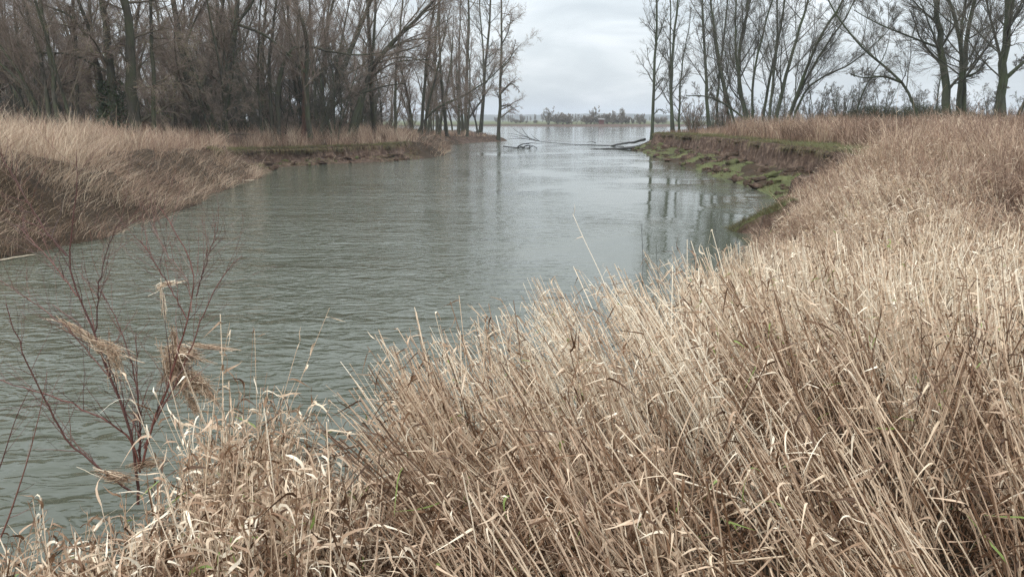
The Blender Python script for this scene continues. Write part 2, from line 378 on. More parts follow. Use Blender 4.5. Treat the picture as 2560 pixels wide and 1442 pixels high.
b.inputs['Roughness'].default_value = 0.06; b.inputs['IOR'].default_value = 1.333; b.inputs['Specular IOR Level'].default_value = 0.5
M_water = m
acc = Acc(); acc.add(np.array([(-2450, -900, 0), (2450, -900, 0), (2450, 900, 0), (-2450, 900, 0)], float), np.array([[0, 1, 2, 3]]), 0.5)
o = acc.build('water', M_water); setp(o, 'murky green rippled water of the inlet and the wide river', 'water', kind='structure')

# ------------------------------------------------------------------ hills on the horizon
M_hill, nt, b = mat('wooded_hills')
g = nd(nt, 'ShaderNodeNewGeometry'); n = nd(nt, 'ShaderNodeTexNoise', i_Scale=0.02, i_Detail=6.0); nt.links.new(g.outputs['Position'], n.inputs['Vector'])
r = ramp(nt, [(0.35, (0.045, 0.05, 0.04)), (0.65, (0.10, 0.095, 0.075))]); nt.links.new(n.outputs['Fac'], r.inputs[0]); nt.links.new(r.outputs[0], b.inputs['Base Color']); b.inputs['Roughness'].default_value = 1
acc = Acc()
xs = np.linspace(-1500, 1500, 500)
prof = np.array([0, 0.8, 1.0, 0.85, 0.3, 0.0])
yy = np.array([1500, 1540, 1650, 1800, 2000, 2200.0])
hx, hk = np.meshgrid(xs, np.arange(6), indexing='ij')
hh = (4 + 13 * fbm(xs * 0.004, xs * 0 + 3, 4, 3) + 3 * fbm(xs * 0.06, xs * 0, 9, 3))
V = np.stack([hx, np.broadcast_to(yy, hx.shape), prof[hk] * hh[:, None] + 0.5], -1)
i = np.arange(499)[:, None] * 6; k = np.arange(5)[None, :]
acc.add(V.reshape(-1, 3), np.stack([i + k, i + 6 + k, i + 7 + k, i + k + 1], -1).reshape(-1, 4), 0.5)
o = acc.build('hills', M_hill); setp(o, 'low wooded hills along the hazy horizon', 'hills', kind='structure')

# ------------------------------------------------------------------ trees
STYLES = {
    # count, start, end, angle, length factor, upward bend: limbs, branches, twigs, fine twigs
    'willow': dict(l=(13, 0.16, 0.97, (34, 10), 0.34, 0.10), b=(8, 0.12, 1.0, (34, 11), 0.44, 0.06), t=(8, 0.1, 1.0, (29, 10), 0.60, 0.05), f=(5, 0.1, 0.95, (25, 9), 0.95, 0.04)),
    'poplar': dict(l=(22, 0.14, 0.98, (42, 12), 0.17, 0.13), b=(8, 0.18, 1.0, (37, 11), 0.44, 0.06), t=(7, 0.12, 1.0, (31, 10), 0.58, 0.04), f=(5, 0.1, 0.95, (26, 9), 0.9, 0.03)),
    'droop': dict(l=(24, 0.10, 0.98, (60, 14), 0.20, -0.02), b=(9, 0.2, 1.0, (42, 12), 0.46, -0.03), t=(9, 0.1, 1.0, (34, 11), 0.55, -0.05), f=(4, 0.12, 0.95, (28, 10), 0.85, -0.05)),
    'spread': dict(l=(12, 0.20, 0.97, (43, 12), 0.37, 0.08), b=(8, 0.12, 1.0, (38, 12), 0.44, 0.04), t=(9, 0.1, 1.0, (31, 10), 0.58, 0.03), f=(5, 0.1, 0.95, (26, 9), 0.95, 0.03)),
}
def crown(stems, style, tint=(0.0, 0.9), tw=0.006, dens=1.0, low=True):
    st = STYLES[style]
    big = Acc(); fine = Acc()
    for P, R, share in stems:
        P = P[None]; R = R[None]
        q = st['l']; n = max(3, int(q[0] * share))
        lp, lr = grow(P, R, n, q[1], q[2], q[3], q[4], q[5], 0.10, 6, 0.42, 0.011, 0.3, 0.55)
        tubes(big, lp, lr, 5, rng.uniform(0, 0.25, len(lp)))
        q = st['b']
        bp_, br = grow(lp, lr, max(2, round(q[0] * dens)), q[1], q[2], q[3], q[4], q[5], 0.13, 5, 0.55, 0.008, 0.35, 0.5)
        tubes(fine, bp_, br, 3, rng.uniform(tint[0], tint[1] * 0.7, len(bp_)))
        q = st['t']
        tp, tr = grow(bp_, br, max(2, round(q[0] * dens)), q[1], q[2], q[3], q[4], q[5], 0.085, 4, 0.6, tw * 0.85, 0.45, 0.4)
        tubes(fine, tp, tr, 3, rng.uniform(tint[0], tint[1], len(tp)))
        q = st['f']
        fp, fr = grow(tp, tr, q[0], q[1], q[2], q[3], q[4], q[5], 0.06, 3, 0.7, tw * 0.62, 0.5, 0.3)
        tubes(fine, fp, fr, 3, rng.uniform(tint[0] + 0.1, tint[1] + 0.08, len(fp)))
    return big, fine

def stem_radius(n, r0, r1=0.02, flare=0.35):
    u = np.linspace(0, 1, n)
    return (r0 - r1) * (1 - u) ** 0.85 + r1 + r0 * flare * np.exp(-u * 28)

def hero(name, label, Y, stems, style, ext=8.0, moss=False, bark=None, twm=None, group=None, tint=(0.0, 0.9), tw=0.006, dens=1.0, limbs=(), cat='tree', snag=(), lean=0.35):
    """a tree whose stems follow the outlines of the photograph at distance Y"""
    bx = pw(stems[0][0][0][0], 300, Y)[0]
    base = np.array([bx, Y, gh(bx, Y)])
    root = empty(name, base, label, cat, group)
    out = []
    for j, (pts, w) in enumerate(stems):
        r0 = w * 0.44 * Y / F
        W3 = [pw(p[0], p[1], Y) for p in pts]
        dy = rng.uniform(-lean, lean)
        x0 = pw(pts[0][0], 300, Y)[0]
        y0 = Y + rng.uniform(-0.6, 0.6)
        W3[0] = np.array([x0, y0, gh(x0, y0) - 0.3])
        for q, p in enumerate(W3[1:], 1): p[1] = y0 + dy * (p[2] - W3[0][2])
        e = ext * rng.uniform(0.85, 1.15)
        d = W3[-1] - W3[-2]; d = d / np.linalg.norm(d)
        if j in snag: e = 0
        if e > 0:
            for f in (0.35, 0.7, 1.0):
                d = norm(d + np.array([rng.normal() * 0.12, rng.normal() * 0.12, 0.25]))
                W3.append(W3[-1] + d * e * 0.34)
        n = 18
        P = resample(W3, n)
        P[1:-1] += rng.normal(size=(n - 2, 3)) * r0 * 0.18
        R = stem_radius(n, r0, 0.02 if e > 0 else r0 * 0.55)
        a = Acc(); tubes(a, P[None], R[None], 9, 0.5)
        a.build('trunk', M_snag if j in snag else (bark or M_bark), root, base)
        if j not in snag: out.append((P, R, 1.0 if j == 0 else 0.85))
    nst = len(out)
    for pts, w in limbs:
        W3 = [pw(p[0], p[1], Y) for p in pts]
        best = None
        for Pq, Rq, sh_ in out[:nst]:
            dq = np.hypot(Pq[:, 0] - W3[0][0], Pq[:, 2] - W3[0][2]); m_ = int(np.argmin(dq))
            if best is None or dq[m_] < best[0]: best = (dq[m_], Pq[m_])
        gy = best[1][1] - Y; gl = rng.uniform(-0.25, 0.25)
        W3 = [p + np.array([0, gy + gl * q, 0]) for q, p in enumerate(W3)]
        if best[0] < 1.6: W3[0] = best[1].copy()
        P = resample(W3, 12); r0 = w * 0.5 * Y / F
        R = np.linspace(r0, max(0.02, r0 * 0.35), 12)
        a = Acc(); tubes(a, P[None], R[None], 6, 0.3); a.build('limb', bark or M_bark, root, base)
        out.append((P, R, 0.75))
    big, fine = crown(out, style, tint, tw, dens)
    # branches and twigs share one crown
    for q in range(len(big.v)): fine.add(big.v[q], big.f[q] - 0 if False else big.f[q], big.t[q])
    fine.build('crown', twm or M_twigs, root, base)
    return root

def ivy(root, cx, cz0, cz1, Y, r, n):
    a = Acc()
    z = rng.uniform(cz0, cz1, n); th_ = rng.uniform(0, 6.283, n); rad = r * rng.uniform(0.6, 1.25, n) * (1 - 0.4 * (z - cz0) / (cz1 - cz0))
    c = np.stack([cx + rad * np.cos(th_), Y + rad * np.sin(th_), z], 1)
    d = norm(rng.normal(size=(n, 3)) + np.array([0, 0, -0.6])); side = norm(np.cross(d, rng.normal(size=(n, 3))))
    s = rng.uniform(0.05, 0.11, n)
    P = np.stack([c, c + d * (s * 0.5)[:, None], c + d * s[:, None]], 1)
    Wd = np.stack([s * 0.3, s * 0.9, s * 0.1], 1)
    ribbons(a, P, Wd, side, rng.random(n))
    a.build('ivy', M_ivy, root, np.array(root.location))

# fix: Acc.add offsets faces, so merging needs local faces
def _merge(dst, src):
    off = 0
    for v, f, t in zip(src.v, src.f, src.t):
        dst.add(v, f - off, t); off += len(v)
_oldcrown = crown
def crown(*a, **k):
    b_, f_ = _oldcrown(*a, **k)
    _merge(f_, b_)
    e = Acc(); e.v = []; e.f = []; e.t = []
    return e, f_

# --- left wood, front row
hero('willow', 'many-stemmed bare willow leaning left over the reeds at the left edge of the photo', 44, [
    ([(135, 270), (88, 160), (44, 60), (12, -10)], 14), ([(120, 275), (66, 190), (24, 120), (-20, 60)], 10), ([(108, 275), (52, 225), (6, 178), (-40, 150)], 7),
    ([(152, 270), (112, 150), (84, 40), (72, -10)], 15), ([(172, 270), (150, 150), (126, 30), (120, -10)], 13), ([(200, 270), (182, 150), (165, 40), (160, -10)], 9)], 'willow', 6)
h = hero('willow', 'massive mossy willow with ivy at its foot and drooping green-brown twigs', 46, [
    ([(350, 278), (343, 170), (350, 60), (340, -20)], 34), ([(300, 275), (290, 160), (284, 50), (270, -20)], 28), ([(256, 270), (250, 150), (228, 40), (215, -10)], 15),
    ([(385, 280), (392, 180), (380, 70), (385, -10)], 13)], 'droop', 7, tint=(0.0, 1.0), dens=1.1,
    limbs=[([(280, 200), (205, 135), (120, 138), (20, 130)], 7), ([(255, 90), (190, 40), (120, 15), (60, 0)], 7), ([(255, 150), (220, 190), (180, 210), (120, 230)], 5)])
ivy(h, pw(285, 230, 46)[0], 2.0, 5.0, 45.6, 0.9, 2600)
hero('alder', 'thick straight trunk leaning slightly left, right of the mossy willow', 50, [([(495, 278), (476, 190), (456, 90), (446, -10)], 23)], 'willow', 8,
     limbs=[([(482, 225), (440, 185), (400, 160)], 6), ([(465, 130), (490, 60), (520, 0)], 6)])
hero('alder', 'smooth trunk with a sharp elbow limb and one long dark limb falling to the right', 52, [([(540, 283), (548, 200), (566, 110), (572, 50), (568, -20)], 25)], 'willow', 8,
     limbs=[([(566, 62), (590, 32), (612, 10), (625, -20)], 9), ([(572, 45), (640, 78), (690, 116), (720, 140)], 8), ([(570, 48), (530, 30), (490, 2)], 7), ([(545, 230), (510, 180), (490, 140)], 5)])
hero('alder', 'thin wavy trunk between the mossy willow and the left-leaning trunk', 54, [([(428, 275), (420, 200), (430, 120), (446, 30), (452, -20)], 10), ([(520, 280), (512, 190), (520, 90), (518, -10)], 8)], 'willow', 8)
hero('willow', 'crooked willow with a trunk that hooks over to the right at its top', 56, [([(695, 292), (682, 210), (696, 140), (716, 104), (742, 100), (762, 112)], 15), ([(680, 292), (655, 150), (664, 60), (668, -10)], 12), ([(650, 290), (640, 200), (646, 100), (650, -10)], 8)], 'willow', 6)
hero('willow', 'snapped red-brown snag joined to a tall S-shaped stem', 55, [([(770, 300), (760, 200), (773, 130), (762, 60), (730, -10)], 15), ([(752, 300), (750, 220), (742, 160), (738, 150)], 18)], 'willow', 7, snag=(1,),
     limbs=[([(745, 165), (712, 138), (690, 122)], 9)])
hero('willow', 'twin-trunked willow, one trunk upright and one sloping up to the right, beside the snag', 62, [([(800, 303), (830, 215), (870, 120), (905, 10), (915, -20)], 20), ([(806, 303), (794, 190), (800, 80), (812, -20)], 13), ([(790, 303), (770, 200), (750, 90), (740, -10)], 9)], 'willow', 7,
     limbs=[([(815, 290), (840, 252), (890, 240), (960, 215), (1015, 210)], 9)])
hero('willow', 'willow sloping far to the right with long outstretched pale limbs over the brown reeds', 64, [([(865, 300), (900, 222), (940, 125), (1000, 70), (1050, 20)], 20), ([(875, 300), (915, 200), (928, 110), (930, -10)], 12)], 'spread', 7,
     limbs=[([(930, 160), (1000, 135), (1060, 150), (1085, 180)], 5), ([(940, 130), (1010, 95), (1085, 88)], 6), ([(905, 190), (980, 150), (1080, 145)], 5)])
hero('alder', 'tall upright trunk behind the sloping willow', 72, [([(938, 308), (932, 180), (938, 60), (934, -20)], 13), ([(985, 308), (978, 190), (985, 80), (990, -20)], 9)], 'willow', 9)
hero('willow', 'slim leaning tree with a low branch reaching down to the reeds', 76, [([(1050, 310), (1062, 200), (1075, 80), (1090, -10)], 10), ([(1030, 312), (1075, 278), (1120, 256), (1150, 245)], 7)], 'willow', 7)
hero('alder', 'pair of grey trunks just left of the point', 96, [([(1092, 312), (1084, 200), (1080, 90), (1090, -10)], 10), ([(1118, 312), (1106, 200), (1104, 90), (1110, -20)], 9)], 'poplar', 9)
hero('poplar', 'tall straight poplar rising from the end of the brown reeds', 117, [([(1166, 335), (1165, 200), (1172, 80), (1170, -20)], 11)], 'poplar', 10)
hero('willow', 'leaning group of slim stems at the foot of the straight poplar', 119, [([(1158, 330), (1138, 270), (1128, 200), (1125, 120)], 8), ([(1160, 330), (1150, 250), (1148, 150), (1152, 40)], 8)], 'poplar', 8,
     limbs=[([(1165, 305), (1195, 265), (1235, 205)], 6)])
hero('poplar', 'forked dark poplar, second from the end of the left point', 128, [([(1200, 330), (1210, 240), (1214, 160), (1224, 80), (1230, -20)], 10), ([(1202, 330), (1211, 240), (1209, 150), (1202, 70), (1196, -20)], 7)], 'poplar', 9, twm=M_twigs_grey)
hero('poplar', 'last poplar standing alone at the tip of the left point with drooping twigs', 105, [([(1246, 345), (1250, 260), (1252, 150), (1253, 50), (1255, -20)], 10)], 'droop', 8, tint=(0.2, 0.95),
     limbs=[([(1252, 180), (1275, 150), (1290, 100)], 4), ([(1252, 280), (1272, 262), (1290, 275)], 4), ([(1252, 225), (1280, 205), (1300, 230)], 4), ([(1252, 120), (1270, 80), (1280, 30)], 4)])

# --- right bank
hero('poplar', 'lone slender poplar on the tip of the right bank with small drooping side branches', 84, [([(1630, 330), (1631, 250), (1637, 120), (1638, -20)], 9.5)], 'poplar', 9, bark=M_bark_g, twm=M_twigs_grey, dens=0.9, tw=0.007, lean=0.05,
     limbs=[([(1632, 295), (1648, 272), (1665, 285)], 3), ([(1634, 215), (1655, 195), (1670, 205)], 3), ([(1636, 95), (1655, 60), (1668, 20)], 3)])
hero('poplar', 'slender poplar forking into two parallel stems, second from the water', 92, [([(1684, 315), (1677, 235), (1677, 160), (1690, 40), (1695, -20)], 10), ([(1684, 315), (1676, 235), (1676, 150), (1676, 60), (1678, -20)], 6)], 'poplar', 9, bark=M_bark_g, twm=M_twigs_grey, dens=0.9, tw=0.007, lean=0.03)
hero('poplar', 'short thin poplar leaning right between the forked poplar and the willows', 92, [([(1702, 316), (1707, 220), (1716, 150), (1732, 80)], 7)], 'poplar', 3, bark=M_bark_g, twm=M_twigs_grey, dens=0.8)
hero('poplar', 'straight mossy poplar with dense upswept twigs in its top', 84, [([(1774, 303), (1763, 180), (1757, 60), (1752, -20)], 10.5)], 'poplar', 9, bark=M_bark_g, twm=M_twigs_grey, lean=0.05)
hero('willow', 'crossing pair of stems, one upright and one slanting left', 79, [([(1790, 303), (1792, 200), (1804, 90), (1810, -20)], 8), ([(1836, 305), (1806, 220), (1782, 150), (1768, 70)], 9)], 'willow', 7, twm=M_twigs_grey, bark=M_bark_g, dens=1.0, tw=0.0075)
hero('willow', 'fan-shaped willow with many upright stems and a low limb reaching left', 70, [
    ([(1890, 310), (1856, 250), (1850, 150), (1872, 60), (1892, -20)], 14), ([(1872, 310), (1856, 220), (1846, 120), (1856, 0)], 9), ([(1852, 310), (1818, 190), (1808, 60), (1800, -20)], 8),
    ([(1905, 310), (1922, 200), (1945, 100), (1962, -10)], 9), ([(1880, 310), (1870, 200), (1895, 80), (1915, -10)], 8)], 'willow', 6, twm=M_twigs_grey, bark=M_bark_g, dens=1.0, tw=0.0075,
    limbs=[([(1885, 300), (1820, 268), (1772, 240), (1712, 240)], 6)])
hero('willow', 'wide willow whose long stems all sweep up to the right', 66, [
    ([(1938, 310), (1966, 200), (2002, 80), (2032, -10)], 12), ([(1952, 310), (1986, 190), (2012, 100), (2062, 10)], 11), ([(1962, 310), (1994, 230), (2042, 140), (2092, 60)], 9),
    ([(1970, 305), (2012, 220), (2062, 188), (2105, 172)], 7), ([(1922, 310), (1942, 200), (1962, 100), (1968, -10)], 9)], 'willow', 5, twm=M_twigs_grey, bark=M_bark_g, dens=1.0, tw=0.0075)
hero('willow', 'small bent tree leaning right above the dark bramble, under the arching limb', 78, [([(2120, 302), (2135, 245), (2152, 195), (2182, 140)], 6)], 'spread', 2, twm=M_twigs_grey, bark=M_bark_g)
hero('willow', 'big spreading willow with four thick trunks and an arching limb to the left', 52, [
    ([(2365, 308), (2370, 180), (2362, 60), (2355, -20)], 26), ([(2396, 308), (2386, 150), (2350, 40), (2310, -20)], 15), ([(2428, 308), (2402, 190), (2405, 60), (2420, -20)], 17), ([(2405, 305), (2425, 170), (2440, 60), (2462, -20)], 13), ([(2335, 308), (2286, 212), (2242, 172), (2182, 128), (2122, 45)], 9)], 'spread', 5, twm=M_twigs_grey, bark=M_bark_g, dens=1.0, tw=0.0075,
    limbs=[([(2282, 205), (2222, 188), (2168, 196), (2132, 185)], 7), ([(2366, 130), (2272, 82), (2202, 52), (2152, 20)], 6), ([(2430, 200), (2462, 180), (2490, 140)], 7)])
hero('willow', 'tall dark-trunked willow at the right edge of the photo', 46, [
    ([(2496, 306), (2506, 200), (2522, 100), (2548, -20)], 28), ([(2482, 302), (2492, 180), (2482, 80), (2476, -20)], 13), ([(2530, 306), (2560, 240), (2590, 160), (2620, 60)], 10)], 'spread', 8, twm=M_twigs_grey, bark=M_bark_g, dens=1.0, tw=0.0075,
    limbs=[([(2508, 215), (2560, 152), (2600, 120)], 11), ([(2440, 300), (2480, 240), (2500, 215)], 7)])

# --- generic trees, copied
def proto(name, style, H, ns, r0, spread, bark, twm, tint=(0, 0.9), tw=0.006, dens=1.0, share=1.0):
    """a tree at the origin: returns list of (part name, mesh)"""
    stems = []; parts = []
    for j in range(ns):
        az = j * 6.283 / ns + rng.uniform(-0.6, 0.6); out = spread * rng.uniform(0.5, 1.2) if ns > 1 else rng.uniform(0, 0.12)
        d = norm(np.array([math.cos(az) * out, math.sin(az) * out, 1.0])); p = np.array([math.cos(az) * r0 * 0.8 * (ns > 1), math.sin(az) * r0 * 0.8 * (ns > 1), -0.3]); pts = [p]
        for q in range(7):
            d = norm(d + rng.normal(size=3) * 0.07 + np.array([0, 0, 0.05])); p = p + d * H / 7 * rng.uniform(0.8, 1.1); pts.append(p)
        P = resample(pts, 16); R = stem_radius(16, r0 * (1 if ns == 1 else rng.uniform(0.5, 0.9)), 0.015)
        a = Acc(); tubes(a, P[None], R[None], 7, 0.4); parts.append(('trunk', a.mesh('trunk', bark)))
        stems.append((P, R, share))
    _, fine = crown(stems, style, tint, tw, dens)
    parts.append(('crown', fine.mesh('crown', twm)))
    return parts

def put(parts, name, label, cat, x, y, rot, scl, group=None, z=None):
    root = empty(name, (x, y, gh(x, y) if z is None else z), label, cat, group)
    root.rotation_euler = (0, 0, rot); root.scale = (scl, scl, scl * rng.uniform(0.92, 1.1))
    for n, me in parts:
        o = bpy.data.objects.new(n, me); col.objects.link(o); o.parent = root
    return root

G = [proto('w', 'willow', 15, 3, 0.28, 0.28, M_bark, M_twigs), proto('w', 'willow', 14, 4, 0.24, 0.35, M_bark, M_twigs), proto('a', 'willow', 17, 1, 0.24, 0, M_bark, M_twigs, share=1.6),
     proto('p', 'poplar', 19, 1, 0.22, 0, M_bark, M_twigs, share=1.3), proto('d', 'droop', 13, 2, 0.22, 0.2, M_bark, M_twigs)]
GR = [proto('w', 'willow', 12, 4, 0.2, 0.4, M_bark_g, M_twigs_grey, dens=0.85), proto('s', 'spread', 11, 2, 0.2, 0.3, M_bark_g, M_twigs_grey), proto('p', 'poplar', 15, 1, 0.18, 0, M_bark_g, M_twigs_grey)]
SH = [proto('s', 'willow', 3.4, 9, 0.035, 0.55, M_bark, M_twigs, tw=0.005, dens=0.7, share=0.5), proto('s', 'willow', 2.6, 11, 0.03, 0.7, M_bark, M_twigs, tw=0.005, dens=0.7, share=0.5), proto('s', 'spread', 4.5, 6, 0.05, 0.4, M_bark_g, M_twigs_grey, tw=0.006, dens=0.8, share=0.6)]

# wood on the left bank: rows behind the front trees
k = 0
spots = []
for Yrow, n, x0, x1 in ((53, 5, -38, -15), (61, 6, -42, -15), (69, 6, -46, -14), (78, 6, -52, -13), (88, 6, -58, -12), (99, 6, -65, -11), (111, 7, -74, -12), (124, 8, -84, -14), (140, 11, -104, -16)):
    for j in range(n):
        x = x0 + (x1 - x0) * (j + rng.uniform(0.0, 1.0)) / n; y = Yrow + rng.uniform(-3.5, 3.5)
        spots.append((x, y))
for (x, y) in spots:
    put(G[k % 5], ('willow', 'willow', 'alder', 'poplar', 'willow')[k % 5], 'bare brown tree deep in the left wood behind the front row of trunks', 'tree', x, y, rng.uniform(0, 6.28), rng.uniform(0.75, 1.15), 'trees deep in the left wood'); k += 1
for j in range(18):
    y = rng.uniform(80, 124); x = -4.8 - (y < 100) * 3.2 - rng.uniform(0, 9)
    put(G[(3, 2, 3)[j % 3]], 'poplar', 'slim brown tree in the thinning screen near the left point', 'tree', x, y, rng.uniform(0, 6.28), rng.uniform(0.5, 0.85), 'slim trees near the left point')
# undergrowth
for j in range(120):
    y = rng.uniform(47, 112); x = -y * rng.uniform(0.08, 0.70) - 3
    d, T, W, C, who = shore_field(np.array([x]), np.array([y]))
    if who[0] != 0 or d[0] < 6.5: continue
    put(SH[j % 3], 'thicket_bush', 'low twiggy bush in the shade under the left wood', 'bush', x, y, rng.uniform(0, 6.28), rng.uniform(0.8, 1.7), 'undergrowth of the left wood')
# right: background trees and brush
for j in range(34):
    y = rng.uniform(96, 190); x = y * (0.23 + 0.5 * (j + rng.random()) / 34)
    put(GR[j % 3], ('willow', 'willow', 'poplar')[j % 3], 'pale bare tree far behind the willows on the right bank', 'tree', x, y, rng.uniform(0, 6.28), rng.uniform(0.5, 0.8), 'background trees on the right')
for j in range(34):
    y = rng.uniform(74, 104); x = y * (0.215 + 0.5 * (j + rng.random()) / 34)
    put(SH[j % 3], 'thicket_bush', 'grey twiggy bush in the brush line behind the right bank reeds', 'bush', x, y, rng.uniform(0, 6.28), rng.uniform(0.7, 1.25), 'brush behind the right bank')
r = put(SH[2], 'round_bush', 'rounded purple-brown bush standing above the dark bramble hedge on the right', 'bush', pw(2105, 300, 82)[0], 82, 0.4, 1.15)
put(SH[2], 'round_bush', 'narrow brown bush touching the left side of the rounded purple bush', 'bush', pw(2060, 300, 86)[0], 86, 2.4, 0.9)

# dark bramble hedge on the right
a = Acc(); n = 26000
hx = rng.uniform(0, 1, n); cx = 26 + hx * 15 ; cy = 70 + rng.normal(size=n) * 1.4 - hx * 4
top = 0.9 + 1.9 * np.sin(hx * math.pi) ** 0.6 + 0.6 * (fbm(cx * 0.7, cx * 0, 40, 3) - 0.5)
cz = 1.3 + (top - 0.0) * np.sqrt(rng.random(n)) * np.exp(-((cy - (70 - hx * 4)) / 2.6) ** 2)
c = np.stack([cx, cy, cz], 1)
d = norm(rng.normal(size=(n, 3)) + np.array([0, 0, 0.2])); s = rng.uniform(0.12, 0.4, n)
P = np.stack([c, c + d * (s * 0.5)[:, None], c + (d + rng.normal(size=(n, 3)) * 0.25) * s[:, None]], 1)
tubes(a, P, np.stack([s * 0.03, s * 0.045, s * 0.01], 1), 3, rng.random(n))
o = a.build('bramble_hedge', M_hedge, None); setp(o, 'low dark olive bramble hedge below the spreading willow on the right', 'hedge')

# --- far shore
FT = [proto('f', 'spread', 7.5, 5, 0.16, 0.45, M_bark, M_far_twigs, tw=0.036, dens=0.9, share=0.7), proto('f', 'willow', 8, 2, 0.2, 0.25, M_bark, M_far_twigs, tw=0.034, dens=0.9), proto('f', 'willow', 4.2, 9, 0.08, 0.7, M_bark, M_far_twigs, tw=0.04, dens=1.0, share=0.9), proto('f', 'spread', 3.2, 9, 0.07, 0.8, M_bark, M_far_twigs, tw=0.04, dens=1.0, share=0.9)]
def far(kind, name, label, pxx, Y, scl, group=None):
    put(FT[kind], name, label, 'tree' if kind < 2 else 'bush', pw(pxx, 310, Y)[0], Y, rng.uniform(0, 6.28), scl, group)
far(0, 'willow', 'broad round-crowned willow at the water edge on the far shore', 1371, 339, 1.0)
far(0, 'willow', 'open fan-shaped bare tree above the bushes in the middle of the far shore', 1485, 352, 0.95)
far(1, 'poplar', 'upright twiggy tree, last tall one to the right on the far shore', 1556, 352, 0.92)
far(1, 'poplar', 'small feathery tree left of the last tall tree on the far shore', 1533, 356, 0.72)
far(1, 'poplar', 'short spiky tree standing in the gap in the bushes of the far shore', 1441, 354, 0.62)
far(1, 'poplar', 'short pale tree right of the gap in the bushes of the far shore', 1454, 358, 0.5)
for pxx, Y, sc_ in ((1392, 346, 0.8), (1403, 344, 0.95), (1414, 350, 1.1), (1424, 346, 0.75), (1465, 348, 0.9), (1477, 346, 1.0), (1489, 356, 1.1), (1512, 352, 0.95), (1521, 356, 1.1), (1532, 350, 1.0), (1544, 352, 1.05), (1557, 350, 0.9), (1569, 354, 0.95), (1580, 362, 0.7), (1596, 356, 0.75), (1612, 360, 0.6), (1640, 352, 0.8), (1655, 354, 0.9)):
    far(2 + (int(pxx) % 2), 'shore_bush', 'grey-brown bush in the row along the far shore', pxx + rng.uniform(-4, 4), Y, sc_ * rng.uniform(0.6, 1.5), 'bushes along the far shore')
for pxx, sc_ in ((1316, 0.5), (1336, 0.45), (1600, 0.4), (1429, 0.42), (1340, 0.6), (1300, 0.7), (1290, 0.8)):
    far(3, 'shore_bush', 'small bush out on the far meadow', pxx, 420 if pxx < 1420 else 341, sc_, 'small bushes on the far meadow')
for j in range(60):
    Y = rng.uniform(500, 900); pxx = rng.uniform(1240, 1700)
    put(FT[1 + j % 2], 'distant_tree', 'hazy tree beyond the far meadow', 'tree', pw(pxx, 300, Y)[0], Y, rng.uniform(0, 6.28), rng.uniform(0.6, 1.2) * (1 if j % 2 else 0.8), 'hazy trees beyond the far meadow')
# little red hut on the far shore
hx0, hy0 = pw(1503, 305, 345)[0], 345.0
hz0 = gh(hx0, hy0)
M_red = tint_mat('red_boards', [(0, (0.10, 0.045, 0.038)), (1, (0.14, 0.06, 0.05))], 0.8, 0.2, noise=3)
M_roof = tint_mat('grey_roof', [(0, (0.12, 0.11, 0.10)), (1, (0.2, 0.19, 0.18))], 0.8, 0.2, noise=3)
root = empty('hut', (hx0, hy0, hz0), 'tiny dark red hut with a low roof among the bushes of the far shore', 'hut')
def boxq(acc, lo, hi, t=0.5):
    x0, y0, z0 = lo; x1, y1, z1 = hi
    v = np.array([(x0, y0, z0), (x1, y0, z0), (x1, y1, z0), (x0, y1, z0), (x0, y0, z1), (x1, y0, z1), (x1, y1, z1), (x0, y1, z1)], float)
    acc.add(v, np.array([[0, 3, 2, 1], [4, 5, 6, 7], [0, 1, 5, 4], [1, 2, 6, 5], [2, 3, 7, 6], [3, 0, 4, 7]]), t)
a = Acc(); boxq(a, (-1.1, -0.9, -0.3), (1.1, 0.9, 1.7), 0.3); o = a.build('wall', M_red, root)
a = Acc(); v = np.array([(-1.4, -1.2, 1.72), (1.4, -1.2, 1.72), (1.4, 1.2, 1.72), (-1.4, 1.2, 1.72), (-1.4, 0, 2.4), (1.4, 0, 2.4)], float)
a.add(v, np.array([[0, 1, 5, 4], [2, 3, 4, 5], [3, 0, 4, 4], [1, 2, 5, 5], [0, 3, 2, 1]])[[0, 1, 4]], 0.5)
boxq(a, (-1.35, -0.5, 1.73), (1.35, 0.5, 2.1), 0.5)
a.build('roof', M_roof, root)
for p in bpy.data.objects['roof'].data.polygons: p.use_smooth = False
for p in bpy.data.objects['wall'].data.polygons: p.use_smooth = False

